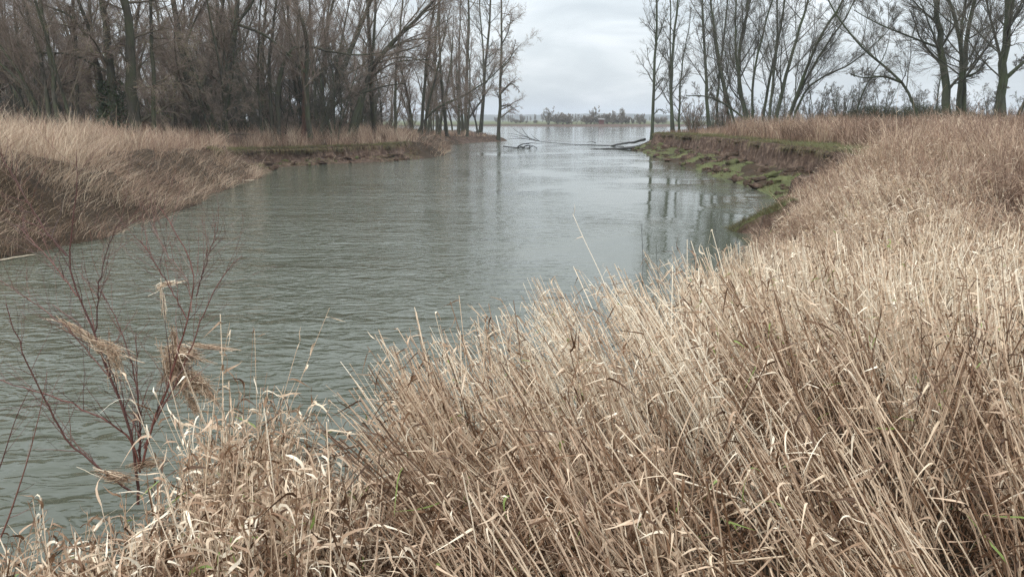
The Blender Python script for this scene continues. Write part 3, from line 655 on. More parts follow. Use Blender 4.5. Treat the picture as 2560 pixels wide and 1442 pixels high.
# ------------------------------------------------------------------ grasses
def polar(n, a0, a1, r0, r1, pw_=1.0):
    t = np.radians(rng.uniform(a0, a1, n)); u = rng.random(n)
    r = np.exp(np.log(r0) + (np.log(r1) - np.log(r0)) * u) if pw_ == 1.0 else (r0 ** pw_ + (r1 ** pw_ - r0 ** pw_) * u) ** (1 / pw_)
    return r * np.sin(t), r * np.cos(t)
def grad(x, y):
    e = 0.4
    d0 = shore_field(x, y)[0]
    gx = (shore_field(x + e, y)[0] - d0) / e; gy = (shore_field(x, y + e)[0] - d0) / e
    return norm(np.stack([gx, gy], 1))
def blades(acc, x, y, z, h, lean, w, K, tint, tip=0.3, curl=1.0):
    """curved stalks: lean (N,2) horizontal offset at the tip as a share of the height"""
    N = len(x)
    s = np.linspace(0, 1, K)[None, :]
    ln = np.hypot(lean[:, 0], lean[:, 1])
    vert = 1 / np.sqrt(1 + ln ** 2 * 0.7)
    P = np.zeros((N, K, 3))
    sh = s ** (1 + 0.7 * curl)
    P[:, :, 0] = x[:, None] + lean[:, 0:1] * h[:, None] * sh * vert[:, None] + rng.normal(size=(N, K)) * 0.02 * h[:, None] * s
    P[:, :, 1] = y[:, None] + lean[:, 1:2] * h[:, None] * sh * vert[:, None] + rng.normal(size=(N, K)) * 0.02 * h[:, None] * s
    P[:, :, 2] = z[:, None] + h[:, None] * vert[:, None] * (s - 0.18 * np.minimum(ln, 1.5)[:, None] * s ** 3) 
    a = rng.uniform(0, math.pi, N); side = np.stack([np.cos(a), np.sin(a), np.zeros(N)], 1)
    Wd = w[:, None] * (1 - (1 - tip) * s ** 2)
    ribbons(acc, P, Wd, side, tint)
    return P

# left bank
def tufts(nt_, per, a0, a1, r0, r1, pw_, spread):
    tx, ty = polar(nt_, a0, a1, r0, r1, pw_)
    sp = spread * rng.uniform(0.5, 1.5, nt_)
    ox = rng.normal(size=(nt_, per)) ; oy = rng.normal(size=(nt_, per))
    tid = np.repeat(np.arange(nt_), per)
    off = np.stack([ox.ravel(), oy.ravel()], 1)
    return tx[tid] + off[:, 0] * sp[tid], ty[tid] + off[:, 1] * sp[tid], tid, off
x, y, tid, off = tufts(10500, 21, -44, 2, 13.5, 120, 0.35, 0.20)
f = shore_field(x, y); d, T, W, C, who = f
keep = (who == 0) & (d > -0.05) & (d < 34)
s = d / W
keep &= ~((s < 1.3) & (fbm(x * 0.7, y * 0.45, 140, 3) > 0.60 + 0.05 * rng.random(len(x))) & (rng.random(len(x)) < 0.85))
keep &= ~((C > 0.5) & (s < 0.98) & (rng.random(len(x)) > 0.10))
x, y, d, T, W, C, s, tid, off = (q[keep] for q in (x, y, d, T, W, C, s, tid, off))
z = height(x, y); g2 = grad(x, y); r_ = np.hypot(x, y); N = len(x)
th_h = rng.uniform(0.65, 1.3, 10500)[tid]; th_t = (rng.normal(size=10500) * 0.18)[tid]; th_l = (rng.normal(size=(10500, 2)) * 0.30)[tid]
bank = np.clip(1 - (s - 0.55) / 0.7, 0, 1)
cl = fbm(x * 0.55, y * 0.55, 60, 3)
pale = np.clip((-x - 9) / 9, 0, 1) * np.clip((46 - y) / 26, 0, 1)
h = (0.60 + 0.55 * cl + 0.35 * rng.random(N)) * th_h * np.where(bank > 0.5, 0.8, 1.0) * np.clip(0.85 + d * 0.04, 0.85, 1.12)
h = h * np.where((C > 0.4) & (s < 1.6), 0.45, 1.0)
h = h * np.where(y > 86, 0.62, 1.0)
tall = rng.random(N) < 0.05; h = np.where(tall, h * 1.35, h)
cn = fbm(x * 0.9, y * 0.9, 77, 2) * 6.283 * 2
lean = off * 0.22 + th_l + -g2 * (bank * rng.uniform(0.6, 2.2, N))[:, None] + np.stack([np.cos(cn), np.sin(cn)], 1) * (rng.uniform(0.0, 0.2, N) * (1 + bank))[:, None] + rng.normal(size=(N, 2)) * (0.12 + 0.22 * bank)[:, None]
tint = np.clip(th_t + 0.38 + 0.34 * pale + (cl - 0.5) * 0.5 + rng.normal(size=N) * 0.13 + 0.05 * bank + np.where(rng.random(N) < 0.10, 0.28, 0) + 0.25 * (fbm(x * 0.16, y * 0.16, 81, 2) - 0.5), 0, 1)
a = Acc()
blades(a, x, y, z - 0.03, h, lean, np.clip(0.0042 + r_ * 0.00016, 0.004, 0.02) * rng.uniform(0.6, 1.5, N), 5, tint)
o = a.build('tall_grass', M_grass); setp(o, 'dry tan and reddish-brown grass and reeds covering the left bank down to the water', 'grass', kind='stuff')

# right bank, middle distance: tan grass standing behind the reeds
x, y, tid, off = tufts(8000, 21, 8, 46, 9.0, 62, 0.5, 0.20)
f = shore_field(x, y); d, T, W, C, who = f
keep = (who == 1) & (d > 0.1) & (np.hypot(x - 6.1, y - 19.4) > 1.35)
strip = (y > 26) & (d < 4.8 + 5.0 * (fbm(x * 0.3, y * 0.3, 50, 3) - 0.5))          # eroded bank and its turf stay open
keep &= ~strip
keep &= y + 0.2 * x > 14.5 - 4 * rng.random(len(x))
x, y, d, T, W, C, tid, off = (q[keep] for q in (x, y, d, T, W, C, tid, off)); z = height(x, y); N = len(x); r_ = np.hypot(x, y)
th_h = rng.uniform(0.65, 1.25, 8000)[tid]; th_t = (rng.normal(size=8000) * 0.12)[tid]; th_l = (rng.normal(size=(8000, 2)) * 0.18)[tid]
flat = np.exp(-(((x - 9.0) / 3.6) ** 2 + ((y - 13.2) / 2.6) ** 2))
cl = fbm(x * 0.6, y * 0.6, 61, 3)
h = (0.66 + 0.6 * cl + 0.35 * rng.random(N)) * th_h * np.clip(0.45 + 0.22 * d, 0.5, 1.1) * (1 - 0.62 * flat)
tall = rng.random(N) < 0.02; h = np.where(tall & (flat < 0.3), h * 1.3, h)
cn = fbm(x * 0.7, y * 0.7, 78, 2) * 12.6
lean = np.stack([np.cos(cn), np.sin(cn)], 1) * (rng.uniform(0.05, 0.4, N) + 2.2 * flat)[:, None] + rng.normal(size=(N, 2)) * (0.14 + 0.8 * flat)[:, None] + np.array([-0.12, 0]) + off * 0.2 + th_l
tint = np.clip(th_t + 0.40 + (cl - 0.5) * 0.5 + rng.normal(size=N) * 0.16 - 0.30 * flat + np.where(rng.random(N) < 0.07, 0.3, 0) - 0.25 * (fbm(x * 0.22, y * 0.22, 83, 2) > 0.58), 0, 1)
a = Acc()
P = blades(a, x, y, z - 0.03, h, lean, np.clip(0.004 + r_ * 0.00022, 0.004, 0.016) * rng.uniform(0.6, 1.5, N), 5, tint)
# small side leaves and dry heads
q = rng.random(N) < 0.45
lp, lr = grow(P[q], np.full((q.sum(), 5), 0.003), 2, 0.4, 1.0, (45, 20), 0.2, -0.12, 0.25, 4, 1, 0.002)
ribbons(a, lp, np.array([0.6, 1.0, 0.7, 0.2])[None, :] * (0.005 + 0.00025 * np.repeat(r_[q], 2))[:, None], norm(rng.normal(size=(len(lp), 3))), np.clip(np.repeat(tint[q], 2) + rng.normal(size=len(lp)) * 0.15 + 0.05, 0, 1))
o = a.build('tall_grass', M_grass); setp(o, 'tan and grey-brown tall grass and weeds standing on the right bank behind the pale reeds', 'grass', kind='stuff')

# right bank, far: red-brown reeds under the trees
x, y = polar(60000, 8, 42, 42, 118, 0.6)
d, T, W, C, who = shore_field(x, y)
keep = (who == 1) & (d > 4.8 + 5.0 * (fbm(x * 0.3, y * 0.3, 50, 3) - 0.5))
keep |= (who == 1) & (y > 78) & (d > 1.6)
x, y, d = x[keep], y[keep], d[keep]; z = height(x, y); N = len(x); r_ = np.hypot(x, y)
cl = fbm(x * 0.4, y * 0.4, 62, 3)
h = (0.35 + 0.55 * cl + 0.25 * rng.random(N)) * np.clip(0.35 + (d - 1.5) * 0.12, 0.35, 1.0)
lean = rng.normal(size=(N, 2)) * 0.22
tint = np.clip(0.22 + 0.5 * (fbm(x * 0.18, y * 0.18, 85, 2) - 0.35) + rng.normal(size=N) * 0.12, 0, 1)
a = Acc(); blades(a, x, y, z - 0.03, h, lean, (0.004 + r_ * 0.00018) * rng.uniform(0.6, 1.5, N), 4, tint)
o = a.build('reed_belt', M_grass); setp(o, 'low reddish-brown reeds between the green bank edge and the trees on the right', 'reeds', kind='stuff')

# green turf on the right bank edge, its slumped face and the left cliff lip
x, y = polar(120000, 8, 30, 20, 92, 0.7)
d, T, W, C, who = shore_field(x, y); s = d / W
grn = fbm(x * 0.7, y * 0.5, 31, 3)
keep = (who == 1) & (y > 22) & (d > 0.05) & (((s > 0.9) & (d < 7.5)) | ((s < 0.75) & (grn > 0.46)) | ((s > 0.9) & (s < 0.98)))
x1, y1, s1, d1 = x[keep], y[keep], s[keep], d[keep]
x, y = polar(40000, -20, -3, 44, 62, 0.7); d, T, W, C, who = shore_field(x, y); s = d / W
keep = (who == 0) & (C > 0.4) & (((s > 0.92) & (s < 1.5)) | ((s < 0.5) & (fbm(x * 0.5, y * 0.5, 33, 3) > 0.48) & (d > 0)))
x = np.r_[x1, x[keep]]; y = np.r_[y1, y[keep]]; s = np.r_[s1, s[keep]]; d = np.r_[d1, d[keep]]
z = height(x, y); g2 = grad(x, y); N = len(x)
lip = np.clip(1 - np.abs(s - 0.95) / 0.14, 0, 1)
h = 0.06 + 0.12 * rng.random(N) + 0.12 * lip * rng.random(N) + 0.10 * (rng.random(N) < 0.1)
lean = -g2 * (2.2 * lip + 0.5 * (s < 0.8))[:, None] + rng.normal(size=(N, 2)) * 0.5
tint = np.clip(0.55 + 0.9 * (fbm(x * 0.35, y * 0.35, 90, 3) - 0.5) + rng.normal(size=N) * 0.15 - 0.22 * lip - 0.05 * np.clip(d - 3, 0, 9) , 0, 1)
a = Acc(); blades(a, x, y, z - 0.01, h, lean, 0.004 + 0.00022 * np.hypot(x, y) * rng.uniform(0.6, 1.3, N), 3, tint)
for E, nn, zt, ov in LIPS:
    m_ = len(E) * 60; q = rng.integers(0, len(E), m_); u = rng.uniform(-0.3, 1.02, m_)
    ex = E[q] - nn[q] * (ov[q] * u)[:, None] + rng.normal(size=(m_, 2)) * 0.08
    hang = (u > 0.55) & (rng.random(m_) < 0.7)
    hh_ = np.where(hang, rng.uniform(0.12, 0.42, m_), rng.uniform(0.06, 0.2, m_))
    zz = zt[q] - 0.12 * np.clip(u, 0, 1)
    P = blades(a, ex[:, 0], ex[:, 1], zz, np.where(hang, 0.02, hh_), rng.normal(size=(m_, 2)) * 0.5 - nn[q] * 0.4, 0.004 + 0.00022 * np.hypot(ex[:, 0], ex[:, 1]), 3, np.clip(0.5 + rng.normal(size=m_) * 0.22, 0, 1))
    ex, hh_, nq, zz = ex[hang], hh_[hang], nn[q][hang], zz[hang]; k_ = len(ex)
    P = np.zeros((k_, 4, 3)); w_ = np.linspace(0, 1, 4)[None, :]
    P[:, :, :2] = ex[:, None, :] - nq[:, None, :] * (0.10 * np.sqrt(w_))[..., None] + rng.normal(size=(k_, 1, 2)) * 0.05 * w_[..., None]
    P[:, :, 2] = zz[:, None] - hh_[:, None] * w_ ** 1.3
    ribbons(a, P, (0.004 + 0.00025 * np.hypot(ex[:, 0], ex[:, 1]))[:, None] * np.array([1, 1, 0.8, 0.3])[None, :], norm(np.concatenate([np.stack([-nq[:, 1], nq[:, 0]], 1), np.zeros((k_, 1))], 1) + rng.normal(size=(k_, 3)) * 0.3), np.clip(0.28 + rng.normal(size=k_) * 0.18, 0, 1))
o = a.build('turf', M_turf); setp(o, 'short green grass on the eroded bank edges', 'grass', kind='stuff')

# clods of fallen earth on the eroded banks
def clod(acc, c, r, tint):
    u = np.linspace(0, math.pi, 7); v = np.linspace(0, 2 * math.pi, 9)[:-1]
    uu, vv = np.meshgrid(u, v, indexing='ij')
    sx = rng.uniform(0.7, 1.3, 3) * np.array([1.2, 1.2, 0.7])
    rr_ = r * (1 + 0.28 * rng.normal(size=uu.shape)); rr_[0] = r; rr_[-1] = r
    P = np.stack([np.sin(uu) * np.cos(vv), np.sin(uu) * np.sin(vv), np.cos(uu)], -1) * rr_[..., None] * sx + c
    i = np.arange(6)[:, None] * 8; k = np.arange(8)[None, :]; k2 = (k + 1) % 8
    acc.add(P.reshape(-1, 3), np.stack([i + k, i + 8 + k, i + 8 + k2, i + k2], -1).reshape(-1, 4), tint)
x, y = polar(5000, 8, 24, 24, 84, 0.6); d, T, W, C, who = shore_field(x, y); s = d / W
keep = (who == 1) & (C > 0.5) & (s > 0.02) & (s < 0.8); idx = np.where(keep)[0][:330]
x2, y2 = polar(3000, -18, -4, 45, 58, 1.5); d2, T2, W2, C2, who2 = shore_field(x2, y2)
k2 = np.where((who2 == 0) & (C2 > 0.6) & (d2 / W2 > 0.02) & (d2 / W2 < 0.75))[0][:90]
X = np.r_[x[idx], x2[k2]]; Y_ = np.r_[y[idx], y2[k2]]; Z = height(X, Y_)
a = Acc()
for q in range(len(X)):
    r0 = rng.lognormal(-2.5, 0.6)
    clod(a, np.array([X[q], Y_[q], Z[q] + r0 * 0.15]), r0, rng.choice([0.0, 0.05, 0.1, 0.2, 0.3, 0.8]))
o = a.build('earth_clods', M_earth); setp(o, 'crumbled brown earth clods fallen from the eroded banks', 'earth clods', kind='stuff')

# grassy slump of turf at the reed edge
c0 = pw(1888, 556, 20.0)
root = empty('turf_slump', (c0[0], 20.0, 0.0), 'wedge of green mossy turf slumped into the water at the reed edge', 'turf block')
a = Acc()
nu, nv = 26, 18
U, V_ = np.meshgrid(np.linspace(0, 1, nu), np.linspace(0, 1, nv), indexing='ij')
lx = -0.62 + 1.7 * U; ly = -0.55 + 1.5 * V_
lz = -0.12 + 0.92 * np.clip(U * 1.05 + 0.0, 0, 1) ** 0.8 * (0.25 + 0.75 * np.clip(np.sin(V_ * math.pi) * 1.25, 0, 1)) + 0.22 * (fbm(lx * 2.5, ly * 2.5, 12, 4) - 0.5)
lz = np.where((V_ < 0.04) | (U < 0.02), -0.4, lz)
i = np.arange(nu - 1)[:, None] * nv; k = np.arange(nv - 1)[None, :]
a.add(np.stack([lx, ly, lz], -1).reshape(-1, 3), np.stack([i + k, i + nv + k, i + nv + k + 1, i + k + 1], -1).reshape(-1, 4), np.where(V_ < 0.3, 0.1, 0.95).ravel())
a.build('earth_block', M_earth, root)
n = 3500
u = rng.random(n); v = 0.22 + 0.75 * rng.random(n)
px_ = -0.62 + 1.7 * u; py_ = -0.55 + 1.5 * v
pz_ = -0.12 + 0.92 * np.clip(u * 1.05, 0, 1) ** 0.8 * (0.25 + 0.75 * np.clip(np.sin(v * math.pi) * 1.25, 0, 1))
a = Acc(); blades(a, px_, py_, pz_ - 0.02, 0.06 + 0.16 * rng.random(n), np.array([[-0.9, -0.5]]) + rng.normal(size=(n, 2)) * 0.4, np.full(n, 0.007), 3, np.clip(0.42 + rng.normal(size=n) * 0.25, 0, 1))
a.build('turf', M_turf, root)

# ------------------------------------------------------------------ foreground reeds
def reeds(acc, x, y, z, h, lean, nleaf, w=0.0084, wl=0.0105, tint0=0.78, K=6, leafup=0.48, S=3, ll=(0.03, 0.105)):
    N = len(x)
    s = np.linspace(0, 1, K)[None, :]
    ln = np.hypot(lean[:, 0], lean[:, 1]); vert = 1 / np.sqrt(1 + ln ** 2)
    P = np.zeros((N, K, 3))
    bend = rng.uniform(1.0, 1.5, N)[:, None]
    kink = np.where(rng.random((N, K)) < 0.03, 0.04, 0.005)
    P[:, :, 0] = x[:, None] + lean[:, 0:1] * (h * vert)[:, None] * s ** bend
    P[:, :, 1] = y[:, None] + lean[:, 1:2] * (h * vert)[:, None] * s ** bend
    P[:, :, 2] = z[:, None] + (h * vert)[:, None] * s
    P += np.cumsum(rng.normal(size=(N, K, 3)) * kink[..., None], 1) * s[..., None]
    R = (w * rng.uniform(0.35, 0.75, N))[:, None] * np.linspace(1, 0.55, K)[None, :]
    tt = np.clip(tint0 + np.where(rng.random(N) < 0.30, -0.34, 0.06) + rng.normal(size=N) * 0.10, 0.03, 0.95)
    tubes(acc, P, R, S, tt)
    lp, lr = grow(P, R, nleaf, leafup, 1.0, (28, 18), 0, -0.10, 0.20, 6, 1, 0.002, labs=ll, flat=0.3)
    # droop grows along the leaf
    seg = np.linspace(0, 1, 6)[None, :] ** 2
    lp[:, :, 2] -= seg * rng.uniform(0.0, 0.12, len(lp))[:, None]
    curl = rng.normal(size=(len(lp), 3)) * 0.05
    lp += curl[:, None, :] * np.linspace(0, 1, 6)[None, :, None] ** 3
    ax = norm(rng.normal(size=(len(lp), 3))); T = norm(np.gradient(lp, axis=1))
    side = norm(np.cross(T, ax[:, None, :]))
    tw = rng.uniform(-2.5, 2.5, len(lp))[:, None] * np.linspace(0, 1, 6)[None, :]
    nrm = np.cross(T, side); side = side * np.cos(tw)[..., None] + nrm * np.sin(tw)[..., None]
    wd = (wl * rng.uniform(0.4, 1.15, len(lp)))[:, None] * np.array([0.55, 1.0, 0.95, 0.8, 0.5, 0.1])[None, :]
    tl = np.clip(np.repeat(tt, nleaf) + np.where(rng.random(len(lp)) < 0.42, 0.06, -0.36) + rng.normal(size=len(lp)) * 0.14, 0.02, 0.95)
    tl = np.where(rng.random(len(lp)) < 0.012, 0.99, tl)
    ribbons(acc, lp, wd, side, tl)
    return P

def clumped(ncl, per, x0, x1, y0, y1, rad, ok):
    cx = rng.uniform(x0, x1, ncl); cy = rng.uniform(y0, y1, ncl)
    X = np.repeat(cx, per) + rng.normal(size=ncl * per) * rad; Y = np.repeat(cy, per) + rng.normal(size=ncl * per) * rad
    cid = np.repeat(np.arange(ncl), per)
    d, T, W, C, who = shore_field(X, Y)
    m = (who == 1) & ok(X, Y, d)
    return X[m], Y[m], d[m], cid[m]

a = Acc()
# near bed: right and centre
X, Y, d, cid = clumped(1300, 21, -2.2, 9.5, 1.5, 12.5, 0.10, lambda X, Y, d: (d > -0.15) & (X > -0.15 * Y + 0.25) & (np.abs(np.arctan2(X, Y)) < 0.80) & (np.hypot(X, Y) > 1.75) & (np.exp(-(((X - 9.0) / 3.6) ** 2 + ((Y - 12.8) / 2.6) ** 2)) < 0.5))
clv = rng.normal(size=(1300, 2)) * np.array([0.24, 0.2]); clh = rng.uniform(0.7, 1.2, 1300); clt = rng.normal(size=1300) * 0.09
gp = fbm(X * 0.75, Y * 0.75, 120, 3) > 0.29 + 0.08 * rng.random(len(X))
X, Y, d, cid = X[gp], Y[gp], d[gp], cid[gp]
N = len(X); Z = height(X, Y)
h = (0.92 + 0.32 * rng.random(N)) * clh[cid] * np.where(X < 3.6, np.clip(1.0 + 0.05 * d, 0.9, 1.05) * (1 + 0.16 * np.exp(-((X - 1.5) / 1.5) ** 2) * (Y > 5.5)), np.clip(0.75 + 0.25 * d, 0.6, 1.0)) * np.clip(0.72 + 0.12 * (np.hypot(X, Y) - 1.8), 0.7, 1.0) * np.clip(1.12 - 0.08 * X, 0.55, 1)
base_lean = np.stack([-0.42 + 0.13 * np.clip(X - 1, 0, 5), 0.18 + 0 * X], 1)
lean = base_lean + clv[cid] + rng.normal(size=(N, 2)) * 0.075
stray = rng.random(N) < 0.05; lean = np.where(stray[:, None], rng.normal(size=(N, 2)) * 0.5, lean)
reeds(a, X, Y, Z - 0.03, h, lean, 5, tint0=0.86 + clt[cid] - 0.30 * (fbm(X * 0.45, Y * 0.45, 130, 3) > 0.62))
# broken straw lying in the bed, tinted dark as shade between the stems
n = 15000
X = rng.uniform(-2.5, 9, n); Y = rng.uniform(1.7, 12, n); d, T, W, C, who = shore_field(X, Y); m = (who == 1) & (d > 0.0); X, Y = X[m], Y[m]; N = len(X); Z = height(X, Y)
reeds(a, X, Y, Z + rng.uniform(0.0, 0.22, N), rng.uniform(0.15, 0.55, N), rng.normal(size=(N, 2)) * 2.0, 2, tint0=0.12, K=4)
# the bed further on, along the water
X, Y, d, cid = clumped(900, 22, 0.0, 12, 10.5, 24, 0.18, lambda X, Y, d: (d > -0.1) & (d < 4.6) & (np.hypot(X - 6.1, Y - 19.4) > 1.35) & (np.exp(-(((X - 9.0) / 3.6) ** 2 + ((Y - 13.2) / 2.6) ** 2)) < 0.6))
N = len(X); Z = height(X, Y)
h = (0.55 + 0.35 * rng.random(N)) * np.clip(0.42 + 0.30 * d, 0.4, 1.15)
clv = rng.normal(size=(900, 2)) * 0.2
lean = np.array([-0.45, 0.05]) + clv[cid] + rng.normal(size=(N, 2)) * 0.18
reeds(a, X, Y, Z - 0.03, h, lean, 4, w=0.008, wl=0.013, tint0=0.78, K=5)
o = a.build('reed_bed', M_reed); setp(o, 'pale straw-coloured dry reeds leaning left, filling the right foreground', 'reeds', kind='stuff')

# left foreground reeds around the shrub: broader leaves, upright
a = Acc()
X, Y, d, cid = clumped(330, 13, -4.6, -0.6, 2.4, 5.2, 0.13, lambda X, Y, d: (d > -0.35) & (X > -0.72 * Y - 1.0) & (X < -0.29 * Y + 0.1) & ((X > -0.47 * Y) | ((rng.random(len(X)) < 0.5) & (Y < 4.1))))
N = len(X); Z = np.maximum(height(X, Y), -0.2)
gap = np.exp(-(((X + 2.3) / 0.55) ** 2 + ((Y - 4.2) / 0.6) ** 2))
m = rng.random(N) > gap * 0.9; X, Y, Z = X[m], Y[m], Z[m]; N = len(X)
core = np.exp(-(((X + 1.68) / 0.42) ** 2 + ((Y - 4.2) / 0.7) ** 2))
h = (0.48 + 0.32 * rng.random(N)) * (1 + 0.75 * core) * np.where(X < -0.47 * Y, 0.88, 1) * np.where(rng.random(N) < 0.06, 1.4, 1)
lean = rng.normal(size=(N, 2)) * 0.2 + np.array([0.05, 0.1])
reeds(a, X, Y, Z - 0.03, h, lean, 6, w=0.0065, wl=0.014, tint0=0.70, ll=(0.05, 0.17))
n = 2200
X = rng.uniform(-1.9, 0.9, n); Y = rng.uniform(2.6, 5.3, n); d, T, W, C, who = shore_field(X, Y); m = (who == 1) & (d > 0.0); X, Y = X[m], Y[m]; N = len(X); Z = height(X, Y)
reeds(a, X, Y, Z + rng.uniform(0.0, 0.28, N), rng.uniform(0.25, 0.6, N), rng.normal(size=(N, 2)) * 1.8, 3, tint0=0.50, K=4, wl=0.012)
o = a.build('reed_bed', M_reed); setp(o, 'tangled brown broad-leaved reeds around the shrub at the lower left', 'reeds', kind='stuff')

# single stalks that stand out
def stalk(label, pts, Ys, w, nleaf=2, tint=0.9):
    W3 = [pw(p[0], p[1], Y) for p, Y in zip(pts, Ys)]
    root = empty('reed_stalk', W3[0], label, 'reed stalk')
    P = resample(W3, 14) if len(pts) > 3 else np.stack([np.interp(np.linspace(0, 1, 14), np.linspace(0, 1, len(W3)), np.array(W3)[:, k]) for k in range(3)], 1)
    a = Acc(); R = np.linspace(w, w * 0.5, 14); tubes(a, P[None], R[None], 6, tint); a.build('stem', M_reed, root, W3[0])
    if nleaf:
        b_ = Acc(); lp, lr = grow(P[None], R[None], nleaf, 0.55, 1.0, (35, 15), 0, -0.1, 0.2, 6, 1, 0.002, labs=(0.08, 0.2))
        ribbons(b_, lp, 0.012 * np.array([0.5, 1, 1, 0.8, 0.5, 0.1])[None, :] * np.ones((len(lp), 1)), norm(rng.normal(size=(len(lp), 3))), rng.uniform(0.5, 0.9, len(lp))); b_.build('leaves', M_reed, root, W3[0])
stalk('long thin whitish reed standing alone against the water', [(1590, 860), (1530, 760), (1500, 680), (1460, 600), (1432, 535)], [8.3, 8.6, 8.8, 9.0, 9.2], 0.005, 3)
stalk('long pale reed stalk lying diagonally across the reed bed at the lower right', [(1690, 1196), (1900, 1262), (2090, 1335)], [3.0, 2.9, 2.8], 0.0042, 0)
stalk('single tall reed with a bent pale tip on the right before the flattened grass', [(2332, 640), (2328, 560), (2322, 480), (2310, 452)], [10.0, 10.0, 10.0, 10.0], 0.005, 5, 0.85)
stalk('snapped reed stalk folded at a right angle at the bottom of the photo', [(1038, 1442), (1036, 1396), (1034, 1392), (990, 1390), (900, 1402)], [2.75, 2.75, 2.75, 2.75, 2.75], 0.0045, 0)
stalk('short broken upright stalk at the bottom edge, left of the folded stalk', [(880, 1442), (862, 1400), (842, 1345)], [2.72, 2.74, 2.78], 0.005, 1)
stalk('thin straight stalk slanting right out of the reeds at the far right', [(2440, 640), (2360, 780), (2290, 880)][::-1], [5.5, 5.8, 6.2], 0.004, 0)

# ------------------------------------------------------------------ shrub with flood debris, lower left
SY = 5.2
base = pw(340, 1180, SY); base[2] = 0.05
root = empty('shrub', base, 'red-twigged bare shrub growing from the water edge at the lower left', 'shrub')
paths = [
    ([(345, 1260), (338, 1120), (318, 1040), (272, 940), (238, 830), (192, 740), (166, 640), (178, 560), (200, 450), (190, 380)], 9, 0, 0.35),
    ([(350, 1180), (330, 1090), (250, 1040), (120, 985), (-20, 945)], 6, -0.2, 0.75), ([(355, 1170), (372, 1085), (425, 950), (470, 800), (495, 700), (460, 610), (398, 517)], 7, 0.1, 0.7),
    ([(350, 1180), (348, 1060), (342, 930), (340, 830)], 5, 0.1, 0.4), ([(332, 1230), (255, 1175), (160, 1100), (108, 990), (62, 900), (15, 760)], 7, -0.3, 0.45),
    ([(350, 1160), (350, 1020), (330, 900), (290, 800), (240, 700)], 5, 0.3, 0.5), ([(360, 1120), (400, 1020), (440, 960), (520, 760), (560, 680), (605, 640)], 5, 0.4, 0.6),
    ([(238, 830), (250, 700), (262, 640), (295, 560), (310, 540)], 4, 0.1, 0.2), ([(166, 640), (100, 560), (60, 490), (8, 395), (-10, 360)], 4, 0.0, 0.45), ([(192, 740), (120, 640), (70, 590), (40, 560)], 4, 0.1, 0.8),
    ([(272, 940), (180, 830), (90, 760), (0, 700)], 4, -0.1, 0.85), ([(350, 1090), (300, 1000), (250, 880), (190, 800), (130, 760)], 4, 0.2, 0.8), ([(470, 800), (430, 730), (390, 660), (350, 600)], 3.5, 0.0, 0.6),
    ([(490, 740), (520, 640), (540, 590), (545, 575)], 3.5, 0.1, 0.3), ([(480, 780), (470, 700), (420, 640), (380, 560)], 3, 0.2, 0.9)]
BP = []
for pts, w, dy, tn in paths:
    n = len(pts); W3 = [pw(p[0], p[1], SY + dy * q / n) for q, p in enumerate(pts)]
    P = resample(W3, 20); r0 = w * 0.5 * SY / F
    P[1:-1] += rng.normal(size=(18, 3)) * 0.004
    R = np.linspace(r0, 0.0026, 20)
    a = Acc(); tubes(a, P[None], R[None], 6, tn); a.build('branch', M_twig_red, root, base)
    BP.append((P, R))
Pm = np.stack([p for p, r in BP]); Rm = np.stack([r for p, r in BP])
a = Acc()
tp, tr = grow(Pm, Rm, 20, 0.15, 0.98, (38, 14), 0, 0.05, 0.09, 6, 0.5, 0.0017, labs=(0.15, 0.55)); tubes(a, tp, tr, 4, rng.uniform(0.1, 1, len(tp)))
fp, fr = grow(tp, tr, 2, 0.3, 0.9, (38, 12), 0, 0.05, 0.09, 4, 0.6, 0.0013, labs=(0.06, 0.22)); tubes(a, fp, fr, 3, rng.uniform(0.1, 1, len(fp)))
a.build('twigs', M_twig_red, root, base)

